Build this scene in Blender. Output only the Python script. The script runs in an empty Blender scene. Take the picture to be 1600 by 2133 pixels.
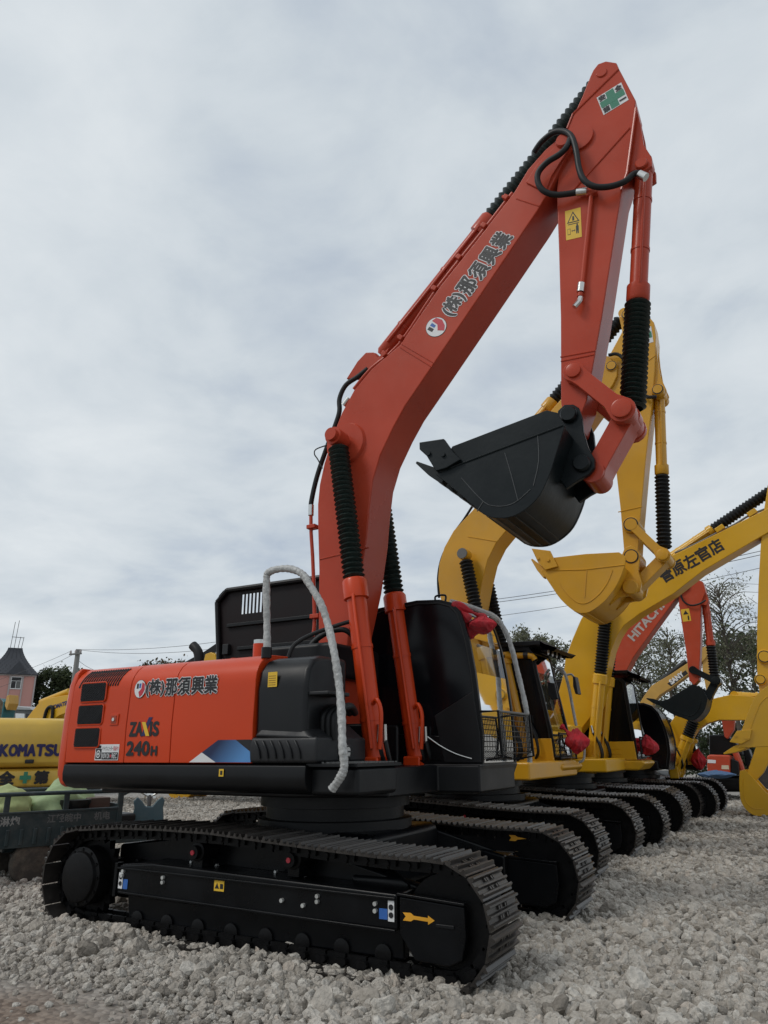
import bpy, bmesh, math, random
import numpy as np
from mathutils import Vector, Matrix, noise
rnd = random.Random(7)
scene = bpy.context.scene
C = scene.collection
# ------------------------------------------------------------------ camera
cam_d = bpy.data.cameras.new('camera'); cam = bpy.data.objects.new('camera', cam_d); C.objects.link(cam)
_r, _u, _f = (Vector(v) for v in [[0.873649, 0.486523, -0.005802], [0.157677, -0.271818, 0.949343], [-0.4603, 0.830307, 0.314187]])
cam.matrix_world = Matrix.Translation(Vector((4.4302, -6.9002, 1.7053))) @ Matrix((_r, _u, -_f)).transposed().to_4x4()
cam_d.sensor_fit = 'AUTO'; cam_d.sensor_width = 36; cam_d.lens = 25.3667
cam_d.clip_start = 0.05; cam_d.clip_end = 3000
scene.camera = cam
# ------------------------------------------------------------------ sky, sun, exposure
SUN = Vector((-0.42, -0.50, 0.76)).normalized()
world = bpy.data.worlds.new('World'); scene.world = world; world.use_nodes = True
nt = world.node_tree; nt.nodes.clear(); L = nt.links.new
def wn(t, **k):
    n = nt.nodes.new(t)
    for a, b in k.items(): setattr(n, a, b)
    return n
out = wn('ShaderNodeOutputWorld')
sky = wn('ShaderNodeTexSky', sky_type='NISHITA', sun_disc=False)
sky.sun_elevation = math.asin(SUN.z); sky.sun_rotation = math.atan2(SUN.x, SUN.y)
bg1 = wn('ShaderNodeBackground'); bg1.inputs['Strength'].default_value = 0.1
L(sky.outputs[0], bg1.inputs[0])
tc = wn('ShaderNodeTexCoord'); sx = wn('ShaderNodeSeparateXYZ'); L(tc.outputs['Generated'], sx.inputs[0])
mz = wn('ShaderNodeMath', operation='MAXIMUM'); L(sx.outputs['Z'], mz.inputs[0]); mz.inputs[1].default_value = 0.0
mz2 = wn('ShaderNodeMath', operation='ADD'); L(mz.outputs[0], mz2.inputs[0]); mz2.inputs[1].default_value = 0.16
dx = wn('ShaderNodeMath', operation='DIVIDE'); L(sx.outputs['X'], dx.inputs[0]); L(mz2.outputs[0], dx.inputs[1])
dy = wn('ShaderNodeMath', operation='DIVIDE'); L(sx.outputs['Y'], dy.inputs[0]); L(mz2.outputs[0], dy.inputs[1])
cb = wn('ShaderNodeCombineXYZ'); L(dx.outputs[0], cb.inputs[0]); L(dy.outputs[0], cb.inputs[1])
n1 = wn('ShaderNodeTexNoise'); n1.inputs['Scale'].default_value = 0.75; n1.inputs['Detail'].default_value = 4; n1.inputs['Roughness'].default_value = 0.5; n1.inputs['Distortion'].default_value = 0.5
n2 = wn('ShaderNodeTexNoise'); n2.inputs['Scale'].default_value = 3.2; n2.inputs['Detail'].default_value = 7; n2.inputs['Roughness'].default_value = 0.55; n2.inputs['Distortion'].default_value = 0.25
L(cb.outputs[0], n1.inputs['Vector']); L(cb.outputs[0], n2.inputs['Vector'])
nm = wn('ShaderNodeMix', data_type='FLOAT'); nm.inputs[0].default_value = 0.42; L(n1.outputs[0], nm.inputs[2]); L(n2.outputs[0], nm.inputs[3])
cr = wn('ShaderNodeValToRGB'); L(nm.outputs[0], cr.inputs[0])
cr.color_ramp.elements[0].position = 0.34; cr.color_ramp.elements[0].color = (0.47, 0.54, 0.635, 1)
cr.color_ramp.elements[1].position = 0.64; cr.color_ramp.elements[1].color = (0.76, 0.805, 0.835, 1)
e = cr.color_ramp.elements.new(0.48); e.color = (0.615, 0.675, 0.725, 1)
bg2 = wn('ShaderNodeBackground'); bg2.inputs['Strength'].default_value = 1.0
L(cr.outputs[0], bg2.inputs[0])
cov = wn('ShaderNodeMapRange'); L(nm.outputs[0], cov.inputs[0])
for i, v in ((1, 0.30), (2, 0.50), (3, 0.80), (4, 0.97)): cov.inputs[i].default_value = v
ms = wn('ShaderNodeMixShader'); L(cov.outputs[0], ms.inputs[0]); L(bg1.outputs[0], ms.inputs[1]); L(bg2.outputs[0], ms.inputs[2])
L(ms.outputs[0], out.inputs[0])
sun_d = bpy.data.lights.new('sun', 'SUN'); sun_d.energy = 1.1; sun_d.angle = math.radians(14); sun_d.color = (1, 0.96, 0.9)
sun = bpy.data.objects.new('sun', sun_d); C.objects.link(sun)
sun.rotation_euler = SUN.to_track_quat('Z', 'Y').to_euler(); sun.location = (0, 0, 30)
vs = scene.view_settings; vs.view_transform = 'Standard'; vs.look = 'None'; vs.exposure = 0; vs.gamma = 1; vs.use_curve_mapping = False
GZ = 0.08                                   # gravel surface; the tracks have sunk a little into it
# ------------------------------------------------------------------ materials
MATS = {}
def mat(name, col, rough=0.5, metal=0.0, coat=0.0, var=0.08, scale=3.0, bump=0.0, bscale=60, spec=0.5, dust=0.0, dustcol=(0.30, 0.27, 0.23), trans=0.0, alpha=None, coord='Object'):
    if name in MATS: return MATS[name]
    m = bpy.data.materials.new(name); m.use_nodes = True; t = m.node_tree; b = t.nodes['Principled BSDF']; K = t.links.new
    co = t.nodes.new('ShaderNodeTexCoord'); nz = t.nodes.new('ShaderNodeTexNoise'); nz.inputs['Scale'].default_value = scale; nz.inputs['Detail'].default_value = 5
    K(co.outputs[coord], nz.inputs['Vector'])
    mx = t.nodes.new('ShaderNodeMix'); mx.data_type = 'RGBA'
    mx.inputs[6].default_value = (*[c * (1 - var) for c in col], 1); mx.inputs[7].default_value = (*[min(1, c * (1 + var)) for c in col], 1)
    mr = t.nodes.new('ShaderNodeMapRange'); K(nz.outputs[0], mr.inputs[0]); mr.inputs[1].default_value = 0.3; mr.inputs[2].default_value = 0.7
    K(mr.outputs[0], mx.inputs[0]); last = mx.outputs[2]
    if dust > 0:
        n3 = t.nodes.new('ShaderNodeTexNoise'); n3.inputs['Scale'].default_value = scale * 2.3; n3.inputs['Detail'].default_value = 9; n3.inputs['Roughness'].default_value = 0.7
        K(co.outputs[coord], n3.inputs['Vector'])
        r3 = t.nodes.new('ShaderNodeMapRange'); K(n3.outputs[0], r3.inputs[0]); r3.inputs[1].default_value = 0.45; r3.inputs[2].default_value = 0.8; r3.inputs[4].default_value = dust
        m3 = t.nodes.new('ShaderNodeMix'); m3.data_type = 'RGBA'; K(r3.outputs[0], m3.inputs[0]); K(last, m3.inputs[6]); m3.inputs[7].default_value = (*dustcol, 1); last = m3.outputs[2]
    K(last, b.inputs['Base Color'])
    rr = t.nodes.new('ShaderNodeMapRange'); K(nz.outputs[0], rr.inputs[0]); rr.inputs[1].default_value = 0.3; rr.inputs[2].default_value = 0.7
    rr.inputs[3].default_value = max(0.02, rough * 0.82); rr.inputs[4].default_value = min(1, rough * 1.2); K(rr.outputs[0], b.inputs['Roughness'])
    b.inputs['Metallic'].default_value = metal; b.inputs['Coat Weight'].default_value = coat; b.inputs['Coat Roughness'].default_value = 0.12
    b.inputs['Specular IOR Level'].default_value = spec; b.inputs['Transmission Weight'].default_value = trans
    if alpha is not None: b.inputs['Alpha'].default_value = alpha
    if bump > 0:
        n4 = t.nodes.new('ShaderNodeTexNoise'); n4.inputs['Scale'].default_value = bscale; n4.inputs['Detail'].default_value = 4; K(co.outputs[coord], n4.inputs['Vector'])
        bp = t.nodes.new('ShaderNodeBump'); bp.inputs['Strength'].default_value = bump; bp.inputs['Distance'].default_value = 0.01; K(n4.outputs[0], bp.inputs['Height']); K(bp.outputs[0], b.inputs['Normal'])
    MATS[name] = m; return m
def glassmat(name, tint, alpha):
    if name in MATS: return MATS[name]
    m = bpy.data.materials.new(name); m.use_nodes = True; t = m.node_tree; t.nodes.remove(t.nodes['Principled BSDF']); o = t.nodes['Material Output']
    a = t.nodes.new('ShaderNodeBsdfTransparent'); a.inputs[0].default_value = (*tint, 1)
    g = t.nodes.new('ShaderNodeBsdfGlossy'); g.inputs['Roughness'].default_value = 0.03; g.inputs[0].default_value = (1, 1, 1, 1)
    f = t.nodes.new('ShaderNodeFresnel'); f.inputs[0].default_value = 1.5
    x = t.nodes.new('ShaderNodeMixShader'); t.links.new(f.outputs[0], x.inputs[0]); t.links.new(a.outputs[0], x.inputs[1]); t.links.new(g.outputs[0], x.inputs[2]); t.links.new(x.outputs[0], o.inputs[0])
    MATS[name] = m; return m
ORANGE = mat('orange_cowl_paint', (0.56, 0.050, 0.008), 0.36, coat=0.08, spec=0.28, var=0.05, scale=1.2, bump=0.02, bscale=5)
ORBOOM = mat('orange_boom_paint', (0.44, 0.054, 0.024), 0.29, spec=0.25, var=0.10, scale=1.1, bump=0.06, bscale=7, dust=0.10, dustcol=(0.45, 0.22, 0.17))
YELLOW = mat('yellow_paint', (0.60, 0.30, 0.012), 0.38, spec=0.4, var=0.07, scale=1.5, coat=0.2, bump=0.04, bscale=9, dust=0.1)
YELLOW2 = mat('golden_yellow_paint', (0.64, 0.35, 0.010), 0.38, spec=0.4, var=0.07, scale=1.5, coat=0.2, bump=0.04, bscale=9, dust=0.08)
TAN = mat('ochre_paint', (0.50, 0.29, 0.06), 0.45, var=0.08, dust=0.1)
REDOR = mat('red_orange_paint', (0.46, 0.062, 0.026), 0.4, spec=0.3, var=0.06, dust=0.1)
BLACK = mat('black_gloss_paint', (0.0035, 0.004, 0.005), 0.30, spec=0.22, var=0.2, scale=4, dust=0.012, dustcol=(0.1, 0.09, 0.08))
BLACKM = mat('black_body_paint', (0.006, 0.0065, 0.0075), 0.40, spec=0.28, var=0.2, scale=3, bump=0.03, bscale=30)
PLAST = mat('black_plastic', (0.011, 0.0115, 0.013), 0.5, spec=0.4, var=0.15, scale=5, bump=0.08, bscale=220)
TRACK = mat('track_steel_black', (0.0035, 0.0035, 0.004), 0.42, spec=0.18, var=0.25, scale=9, bump=0.1, bscale=60, dust=0.04, dustcol=(0.10, 0.085, 0.07))
SHOE = mat('worn_shoe_steel', (0.055, 0.049, 0.045), 0.34, metal=0.55, var=0.3, scale=8, bump=0.12, bscale=70, dust=0.16, dustcol=(0.13, 0.11, 0.09))
BUCKET = mat('bucket_black_paint', (0.006, 0.0095, 0.011), 0.38, spec=0.22, var=0.2, scale=3, bump=0.12, bscale=22, dust=0.06, dustcol=(0.06, 0.06, 0.06))
RUBBER = mat('black_rubber', (0.007, 0.0075, 0.008), 0.5, spec=0.35, var=0.2)
GAITER = mat('dark_green_gaiter', (0.005, 0.013, 0.011), 0.40, spec=0.4, var=0.25, scale=12, dust=0.06)
CHROME = mat('zinc_fitting', (0.62, 0.62, 0.60), 0.28, metal=1.0, var=0.1)
BOLT = mat('zinc_bolt', (0.55, 0.55, 0.53), 0.45, metal=0.6, var=0.2)
WRAP = mat('plastic_wrap', (0.40, 0.40, 0.39), 0.34, var=0.22, scale=22, bump=1.0, bscale=45)
REDCLOTH = mat('red_cloth', (0.42, 0.012, 0.022), 0.75, var=0.25, scale=9, bump=0.4, bscale=40)
STK_Y = mat('yellow_sticker', (0.72, 0.45, 0.03), 0.5, var=0.05)
STK_W = mat('white_sticker', (0.70, 0.70, 0.70), 0.5, var=0.05)
STK_B = mat('blue_sticker', (0.03, 0.12, 0.40), 0.5, var=0.05)
STK_R = mat('red_sticker', (0.50, 0.03, 0.05), 0.5, var=0.05)
STK_G = mat('green_sticker', (0.03, 0.20, 0.12), 0.5, var=0.05)
SEAMG = mat('grey_weld_line', (0.045, 0.048, 0.05), 0.5, var=0.3, scale=20)
INK = mat('black_ink', (0.010, 0.010, 0.012), 0.5, var=0.1)
NAVY = mat('navy_ink', (0.015, 0.015, 0.09), 0.5, var=0.1)
ARROW = mat('arrow_sticker', (0.72, 0.34, 0.02), 0.45, var=0.08)
SEAT = mat('brown_seat', (0.16, 0.045, 0.030), 0.8, var=0.2)
GLASS = glassmat('clear_glass', (0.82, 0.84, 0.78), 0.2)
DGLASS = mat('tinted_film_glass', (0.004, 0.0045, 0.006), 0.16, spec=0.22, var=0.1)
GREY = mat('grey_paint', (0.12, 0.12, 0.115), 0.5, var=0.1)
# ------------------------------------------------------------------ mesh helpers
WLOC = {}
def link(ob, parent=None):
    C.objects.link(ob)
    if parent is not None:
        ob.parent = parent
        l = WLOC.get(parent.name)
        if l is not None: ob.matrix_parent_inverse = Matrix.Translation(-l)
    return ob
def thing(name, label, cat, loc, group=None):
    o = bpy.data.objects.new(name, None); C.objects.link(o); o.location = loc; o.empty_display_size = 0.3
    WLOC[o.name] = Vector(loc); o['label'] = label; o['category'] = cat
    if group: o['group'] = group
    return o
def tag(o, label, cat=None, group=None):
    o['label'] = label
    if cat: o['category'] = cat
    if group: o['group'] = group
    return o
class MB:
    def __init__(s): s.v = []; s.f = []
    def add(s, v, f):
        b = len(s.v); s.v += [tuple(x) for x in v]; s.f += [tuple(i + b for i in q) for q in f]; return s
    def box(s, c, d, rot=None):
        x, y, z = (k / 2 for k in d); c = Vector(c)
        vs = [Vector((i * x, j * y, k * z)) for i in (-1, 1) for j in (-1, 1) for k in (-1, 1)]
        if rot is not None: vs = [rot @ q for q in vs]
        return s.add([c + q for q in vs], [(0, 1, 3, 2), (4, 6, 7, 5), (0, 4, 5, 1), (2, 3, 7, 6), (0, 2, 6, 4), (1, 5, 7, 3)])
    def prism(s, prof, y0, y1):
        n = len(prof)
        return s.add([(x, y0, z) for x, z in prof] + [(x, y1, z) for x, z in prof], [tuple(range(n - 1, -1, -1)), tuple(range(n, 2 * n))] + [(i, (i + 1) % n, n + (i + 1) % n, n + i) for i in range(n)])
    def prismz(s, prof, z0, z1):
        n = len(prof)
        return s.add([(x, y, z0) for x, y in prof] + [(x, y, z1) for x, y in prof], [tuple(range(n - 1, -1, -1)), tuple(range(n, 2 * n))] + [(i, (i + 1) % n, n + (i + 1) % n, n + i) for i in range(n)])
    def lathe(s, p0, p1, prof, n=16, caps=True):
        p0 = Vector(p0); p1 = Vector(p1); d = p1 - p0; q = d.to_track_quat('Z', 'Y'); L_ = d.length; vs = []
        for t, r in prof:
            for k in range(n):
                a = 2 * math.pi * k / n; vs.append(p0 + q @ Vector((r * math.cos(a), r * math.sin(a), t * L_)))
        fs = []
        for i in range(len(prof) - 1):
            for k in range(n): fs.append((i * n + k, i * n + (k + 1) % n, (i + 1) * n + (k + 1) % n, (i + 1) * n + k))
        if caps: fs.append(tuple(range(n - 1, -1, -1))); fs.append(tuple((len(prof) - 1) * n + k for k in range(n)))
        return s.add(vs, fs)
    def cyl(s, p0, p1, r, n=16): return s.lathe(p0, p1, [(0, r), (1, r)], n)
    def tube(s, pts, r, n=8, sub=6):
        P = [Vector(p) for p in pts]
        if sub > 1 and len(P) > 2:
            Q = []
            for i in range(len(P) - 1):
                a = P[max(i - 1, 0)]; b = P[i]; c = P[i + 1]; d = P[min(i + 2, len(P) - 1)]
                for k in range(sub):
                    t = k / sub; Q.append(0.5 * ((2 * b) + (c - a) * t + (2 * a - 5 * b + 4 * c - d) * t * t + (3 * b - a - 3 * c + d) * t ** 3))
            Q.append(P[-1]); P = Q
        vs = []; up = None
        for i, c in enumerate(P):
            d = (P[min(i + 1, len(P) - 1)] - P[max(i - 1, 0)]).normalized()
            if up is None: up = d.orthogonal().normalized()
            up = (up - d * up.dot(d)).normalized(); w = d.cross(up)
            for k in range(n):
                a = 2 * math.pi * k / n; rr = r(i / (len(P) - 1)) if callable(r) else r
                vs.append(c + (up * math.cos(a) + w * math.sin(a)) * rr)
        m = len(P); fs = [(i * n + k, i * n + (k + 1) % n, (i + 1) * n + (k + 1) % n, (i + 1) * n + k) for i in range(m - 1) for k in range(n)]
        return s.add(vs, fs + [tuple(range(n - 1, -1, -1)), tuple((m - 1) * n + k for k in range(n))])
    def mesh(s, name, m, smooth=False):
        me = bpy.data.meshes.new(name); me.from_pydata(s.v, [], s.f); me.update()
        b = bmesh.new(); b.from_mesh(me); bmesh.ops.recalc_face_normals(b, faces=b.faces); b.to_mesh(me); b.free()
        me.materials.append(m)
        if smooth:
            me.polygons.foreach_set('use_smooth', [True] * len(me.polygons))
            if smooth != 'all': me.set_sharp_from_angle(angle=math.radians(38))
        return me
    def obj(s, name, m, parent=None, bevel=0.0, smooth=False, seg=2):
        ob = bpy.data.objects.new(name, s.mesh(name, m, smooth)); link(ob, parent)
        if bevel > 0:
            md = ob.modifiers.new('bevel', 'BEVEL'); md.width = bevel; md.segments = seg; md.limit_method = 'ANGLE'; md.angle_limit = math.radians(35); md.harden_normals = True; ob.data.polygons.foreach_set('use_smooth', [True] * len(ob.data.polygons))
        return ob
def prism(name, prof, y0, y1, m, parent, bevel=0.012): return MB().prism(prof, y0, y1).obj(name, m, parent, bevel)
def box(name, c, d, m, parent, bevel=0.01, rot=None): return MB().box(c, d, rot).obj(name, m, parent, bevel)
def cyl(name, p0, p1, r, m, parent, n=20, bevel=0.0): return MB().cyl(p0, p1, r, n).obj(name, m, parent, bevel, smooth=True)
def tube(name, pts, r, m, parent, n=8, sub=6): return MB().tube(pts, r, n, sub).obj(name, m, parent, smooth=True)
def bellows_prof(L_, r0, r1, pitch=0.045):
    n = max(4, int(L_ / pitch)); pr = []
    for i in range(n):
        pr += [(i / n, r0), ((i + 0.5) / n, r1)]
    return pr + [(1, r0)]
def bellows(name, p0, p1, r0, r1, m, parent, pitch=0.045, n=18, sag=0.0):
    L_ = (Vector(p1) - Vector(p0)).length
    return MB().lathe(p0, p1, bellows_prof(L_, r0, r1, pitch), n).obj(name, m, parent, smooth=True)
def arc(cx, cz, r, a0, a1, n=8): return [(cx + r * math.cos(math.radians(a0 + (a1 - a0) * i / n)), cz + r * math.sin(math.radians(a0 + (a1 - a0) * i / n))) for i in range(n + 1)]
def smoothp(P, sub=4):
    Q = []
    for i in range(len(P) - 1):
        a = P[max(i - 1, 0)]; b = P[i]; c = P[i + 1]; d = P[min(i + 2, len(P) - 1)]
        for k in range(sub):
            t = k / sub; Q.append(tuple(0.5 * ((2 * b[j]) + (c[j] - a[j]) * t + (2 * a[j] - 5 * b[j] + 4 * c[j] - d[j]) * t * t + (3 * b[j] - a[j] - 3 * c[j] + d[j]) * t ** 3) for j in range(len(b))))
    return Q + [tuple(P[-1])]
# lettering laid on a surface: origin, unit vectors along the text and up, converted to a mesh; bold > 0 thickens the strokes
def lettering(name, text, o, u, v, h, m, parent, fat=0.0, width=None, shear=0.0, th=0.002, bold=0.0):
    cu = bpy.data.curves.new('t', 'FONT'); cu.body = text; cu.size = 1.0; cu.offset = fat; cu.extrude = 0.0; cu.shear = shear; cu.resolution_u = 3
    tmp = bpy.data.objects.new('t', cu); C.objects.link(tmp); dg = bpy.context.evaluated_depsgraph_get(); me = bpy.data.meshes.new_from_object(tmp.evaluated_get(dg))
    bpy.data.objects.remove(tmp); bpy.data.curves.remove(cu)
    if not me.vertices: return None
    co = np.empty(len(me.vertices) * 3); me.vertices.foreach_get('co', co); co = co.reshape(-1, 3)
    mn = co.min(0); mx = co.max(0); co -= mn; s = h / (mx[1] - mn[1]); sxx = s if width is None else width / (mx[0] - mn[0])
    O = np.array(o); U = np.array(Vector(u).normalized()); V = np.array(Vector(v).normalized()); N = np.cross(U, V)
    co = O + co[:, :1] * sxx * U + co[:, 1:2] * s * V + N * th
    fs = [tuple(p.vertices) for p in me.polygons]; bpy.data.meshes.remove(me)
    b = MB(); b.add(co.tolist(), fs)
    if bold > 0:
        for k in range(8):
            a = math.pi * k / 4; b.add((co + (U * math.cos(a) + V * math.sin(a)) * bold - N * 0.00012 * (k + 1)).tolist(), fs)
    me = bpy.data.meshes.new(name); me.from_pydata(b.v, [], b.f); me.materials.append(m); me.update()
    ob = bpy.data.objects.new(name, me); return link(ob, parent)
def decal(name, pts3, m, parent, n, th=0.003):
    # thin polygonal plate lying on a surface; n = outward direction
    n = Vector(n).normalized(); P = [Vector(p) for p in pts3]; k = len(P)
    return MB().add([p + n * 0.0006 for p in P] + [p + n * th for p in P], [tuple(range(k - 1, -1, -1)), tuple(range(k, 2 * k))] + [(i, (i + 1) % k, k + (i + 1) % k, k + i) for i in range(k)]).obj(name, m, parent)
def rect(o, u, v, w, h):
    o = Vector(o); u = Vector(u).normalized() * w; v = Vector(v).normalized() * h; return [o, o + u, o + u + v, o + v]
# ================================================================== excavator building blocks
XR, ZR, XF, ZF, RT = -2.12, 0.53, 1.83, 0.475, 0.425
def track_loop(top):
    P = [(XR, ZR - RT), (XF, ZF - RT)] + arc(XF, ZF, RT, -90, 90, 14)[1:] + top[::-1] + arc(XR, ZR, RT, 90, 270, 14)[:-1]
    return P
def resample(P, n):
    P = np.array(P + [P[0]]); d = np.hypot(*(P[1:] - P[:-1]).T); s = np.concatenate([[0], np.cumsum(d)]); T = s[-1]; R = []
    for k in range(n):
        t = T * (k + 0.5) / n; i = int(np.searchsorted(s, t)) - 1; f = (t - s[i]) / d[i]; a = P[i] + (P[i + 1] - P[i]) * f
        t0 = (t - 0.06) % T; t1 = (t + 0.06) % T; q = []
        for tt in (t0, t1):
            j = int(np.searchsorted(s, tt)) - 1; j = max(j, 0); q.append(P[j] + (P[j + 1] - P[j]) * ((tt - s[j]) / d[j]))
        v = q[1] - q[0]; R.append((a[0], a[1], math.atan2(v[1], v[0])))
    return R
TOP = [(-1.55, 0.995), (-1.0, 1.005), (-0.4, 1.0), (0.2, 0.965), (0.8, 0.93), (1.35, 0.905)]
NSHOE = 55
SHOES = resample(track_loop(TOP), NSHOE)
def shoe_mb(pitch=0.186, W=0.6):
    b = MB(); h = pitch / 2
    # the loop runs counter-clockwise seen from the right side, so outward is local -z
    prof = [(-h, 0.0), (h, 0.0), (h, -0.016), (h - 0.012, -0.020), (h - 0.022, -0.048), (h - 0.036, -0.048), (h - 0.046, -0.016), (0.016, -0.016), (0.007, -0.040), (-0.007, -0.040), (-0.016, -0.016), (-h + 0.05, -0.016), (-h + 0.04, -0.042), (-h + 0.026, -0.042), (-h + 0.014, -0.016), (-h, -0.012)]
    b.prism(prof, -W / 2, W / 2)
    for y in (-0.085, -0.045, 0.045, 0.085):
        for s in (-0.032, 0.034): b.box((s, y, -0.022), (0.026, 0.024, 0.016))
    return b
def chain_mb(y):
    b = MB()
    for (x, z, a) in SHOES:
        r = Matrix.Rotation(-a, 3, 'Y')
        for s in (-1, 1):
            b.box(Vector((x, y + s * 0.085, z)) + r @ Vector((0, 0, 0.055)), (0.172, 0.035, 0.095), r)
            b.box(Vector((x, y + s * 0.118, z)) + r @ Vector((0.05, 0, 0.045)), (0.07, 0.03, 0.06), r)
        p = Vector((x, y, z)) + r @ Vector((0.093, 0, 0.055)); b.cyl(p + Vector((0, -0.15, 0)), p + Vector((0, 0.15, 0)), 0.024, 8)
    return b
SHOE_ME = None
def undercarriage(root, c, dx=0.0, detail=2, frame=None, yo=1.195):
    global SHOE_ME
    frame = frame or BLACK
    if SHOE_ME is None: SHOE_ME = shoe_mb().mesh('track_shoe', SHOE)
    for side in (-1, 1):
        yc = c + side * yo
        tr = chain_mb(0).obj('track_chain', TRACK, root); tr.location = (dx, yc, 0)
        if detail >= 2:
            for (x, z, a) in SHOES:
                o = bpy.data.objects.new('track_shoe', SHOE_ME); C.objects.link(o); o.parent = tr
                o.location = (x, 0, z); o.rotation_euler = (0, -a, 0)
        else:
            b = MB(); s0 = shoe_mb()
            for (x, z, a) in SHOES:
                r = Matrix.Rotation(-a, 3, 'Y'); b.add([Vector((x, 0, z)) + r @ Vector(q) for q in s0.v], s0.f)
            so = b.obj('track_shoes', SHOE, tr); so['kind'] = 'stuff'
        o_ = o_s = side                  # outward direction of this side
        b = MB()                          # frame box between sprocket and idler, with sloping top
        prof = [(-1.66 + dx, 0.41), (-1.64 + dx, 0.66), (-1.2 + dx, 0.70), (1.45 + dx, 0.64), (1.45 + dx, 0.385), (-1.2 + dx, 0.39)]
        b.prism(prof, yc - 0.155, yc + 0.155)
        b.prism([(-1.55 + dx, 0.16), (-1.60 + dx, 0.40), (1.45 + dx, 0.39), (1.45 + dx, 0.16)], yc - 0.055, yc + 0.055)
        fr = b.obj('track_frame', frame, root, 0.02)
        yi0, yi1 = sorted((yc - o_s * 0.158, yc - o_s * 0.26))
        MB().prism([(-2.0 + dx, 0.30), (-2.0 + dx, 0.80), (-1.2 + dx, 0.90), (0.6 + dx, 0.85), (1.5 + dx, 0.66), (1.5 + dx, 0.30)], yi0, yi1).obj('inner_frame_plate', frame, fr, 0.03)
        for s in (-1, 1):
            yy = yc + s * 0.157
            MB().prism([(-1.64 + dx, 0.645), (1.44 + dx, 0.618), (1.44 + dx, 0.598), (-1.64 + dx, 0.625)], min(yy, yy + s * 0.022), max(yy, yy + s * 0.022)).obj('rail_lip', frame, fr, 0.006)
            MB().prism([(-1.60 + dx, 0.435), (1.44 + dx, 0.395), (1.44 + dx, 0.375), (-1.60 + dx, 0.415)], min(yy, yy + s * 0.022), max(yy, yy + s * 0.022)).obj('rail_lip', frame, fr, 0.006)
            g0, g1 = sorted((yc + s * 0.10, yc + s * 0.165))
            gp = [(1.47 + dx, 0.63), (2.02 + dx, 0.60), (2.03 + dx, 0.40), (1.99 + dx, 0.24), (1.88 + dx, 0.19), (1.60 + dx, 0.20), (1.47 + dx, 0.37)]
            MB().prism(gp, g0, g1).obj('idler_guard', frame, fr, 0.015)
            MB().prism([(1.46 + dx, 0.655), (2.03 + dx, 0.625), (2.03 + dx, 0.605), (1.46 + dx, 0.635)], min(yy - s * .02, yy + s * 0.03), max(yy - s * .02, yy + s * 0.03)).obj('guard_lip', frame, fr, 0.006)
            box('frame_end_plate', (-1.66 + dx, yc + s * 0.13, 0.53), (0.04, 0.09, 0.30), frame, fr, 0.008)
        cyl('idler', (XF + dx, yc - 0.07, ZF), (XF + dx, yc + 0.07, ZF), 0.325, TRACK, root, 32)
        sp = MB()
        n = 21; pr = []
        for k in range(n * 2):
            a = math.pi * k / n; r = 0.37 if k % 2 else 0.31; pr.append((XR + dx + r * math.cos(a), ZR + r * math.sin(a)))
        sp.prism(pr, yc - 0.035, yc + 0.035); spo = sp.obj('sprocket', TRACK, root)
        out = yc + o_ * 0.245; hub = MB().lathe((XR + dx, yc, ZR), (XR + dx, out, ZR), [(0, 0.27), (0.80, 0.27), (0.84, 0.235), (0.97, 0.225), (1, 0.20)], 28); hub.obj('hub', TRACK, spo, smooth=True)
        for k in range(12):
            a = 2 * math.pi * k / 12; cyl('hub_bolt', (XR + dx + 0.245 * math.cos(a), yc + o_ * 0.19, ZR + 0.245 * math.sin(a)), (XR + dx + 0.245 * math.cos(a), yc + o_ * 0.212, ZR + 0.245 * math.sin(a)), 0.016, TRACK, spo, 6)
        for k in range(8):
            x = -1.42 + k * 0.385 + dx
            MB().lathe((x, yc - 0.085, 0.19), (x, yc + 0.085, 0.19), [(0, 0.05), (0.05, 0.075), (0.22, 0.075), (0.25, 0.10), (0.40, 0.085), (0.60, 0.085), (0.75, 0.10), (0.78, 0.075), (0.95, 0.075), (1, 0.05)], 14).obj('track_roller', TRACK, fr, smooth=True)
        for x in (-0.72, 0.38):
            rl = MB().lathe((x + dx, yc - 0.13, 0.815), (x + dx, yc + 0.17, 0.815), [(0, 0.085), (0.8, 0.085), (0.82, 0.06), (1, 0.06)] if side > 0 else [(0, 0.06), (0.18, 0.06), (0.2, 0.085), (1, 0.085)], 14).obj('carrier_roller', TRACK, fr, smooth=True)
            cyl('roller_cap', (x + dx, yc + side * 0.17, 0.815) if side > 0 else (x + dx, yc - 0.13, 0.815), (x + dx, yc + side * 0.18, 0.815) if side > 0 else (x + dx, yc - 0.14, 0.815), 0.022, STK_R, rl, 10)
            box('roller_bracket', (x + dx, yc + 0.02, 0.735), (0.12, 0.16, 0.13), frame, fr)
    # centre frame with its four spread legs and the swing bearing
    b = MB().prismz([(-0.85 + dx, c - 0.75), (0.85 + dx, c - 0.75), (0.85 + dx, c + 0.75), (-0.85 + dx, c + 0.75)], 0.46, 0.98)
    cf = b.obj('centre_frame', frame, root, 0.08)
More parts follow.
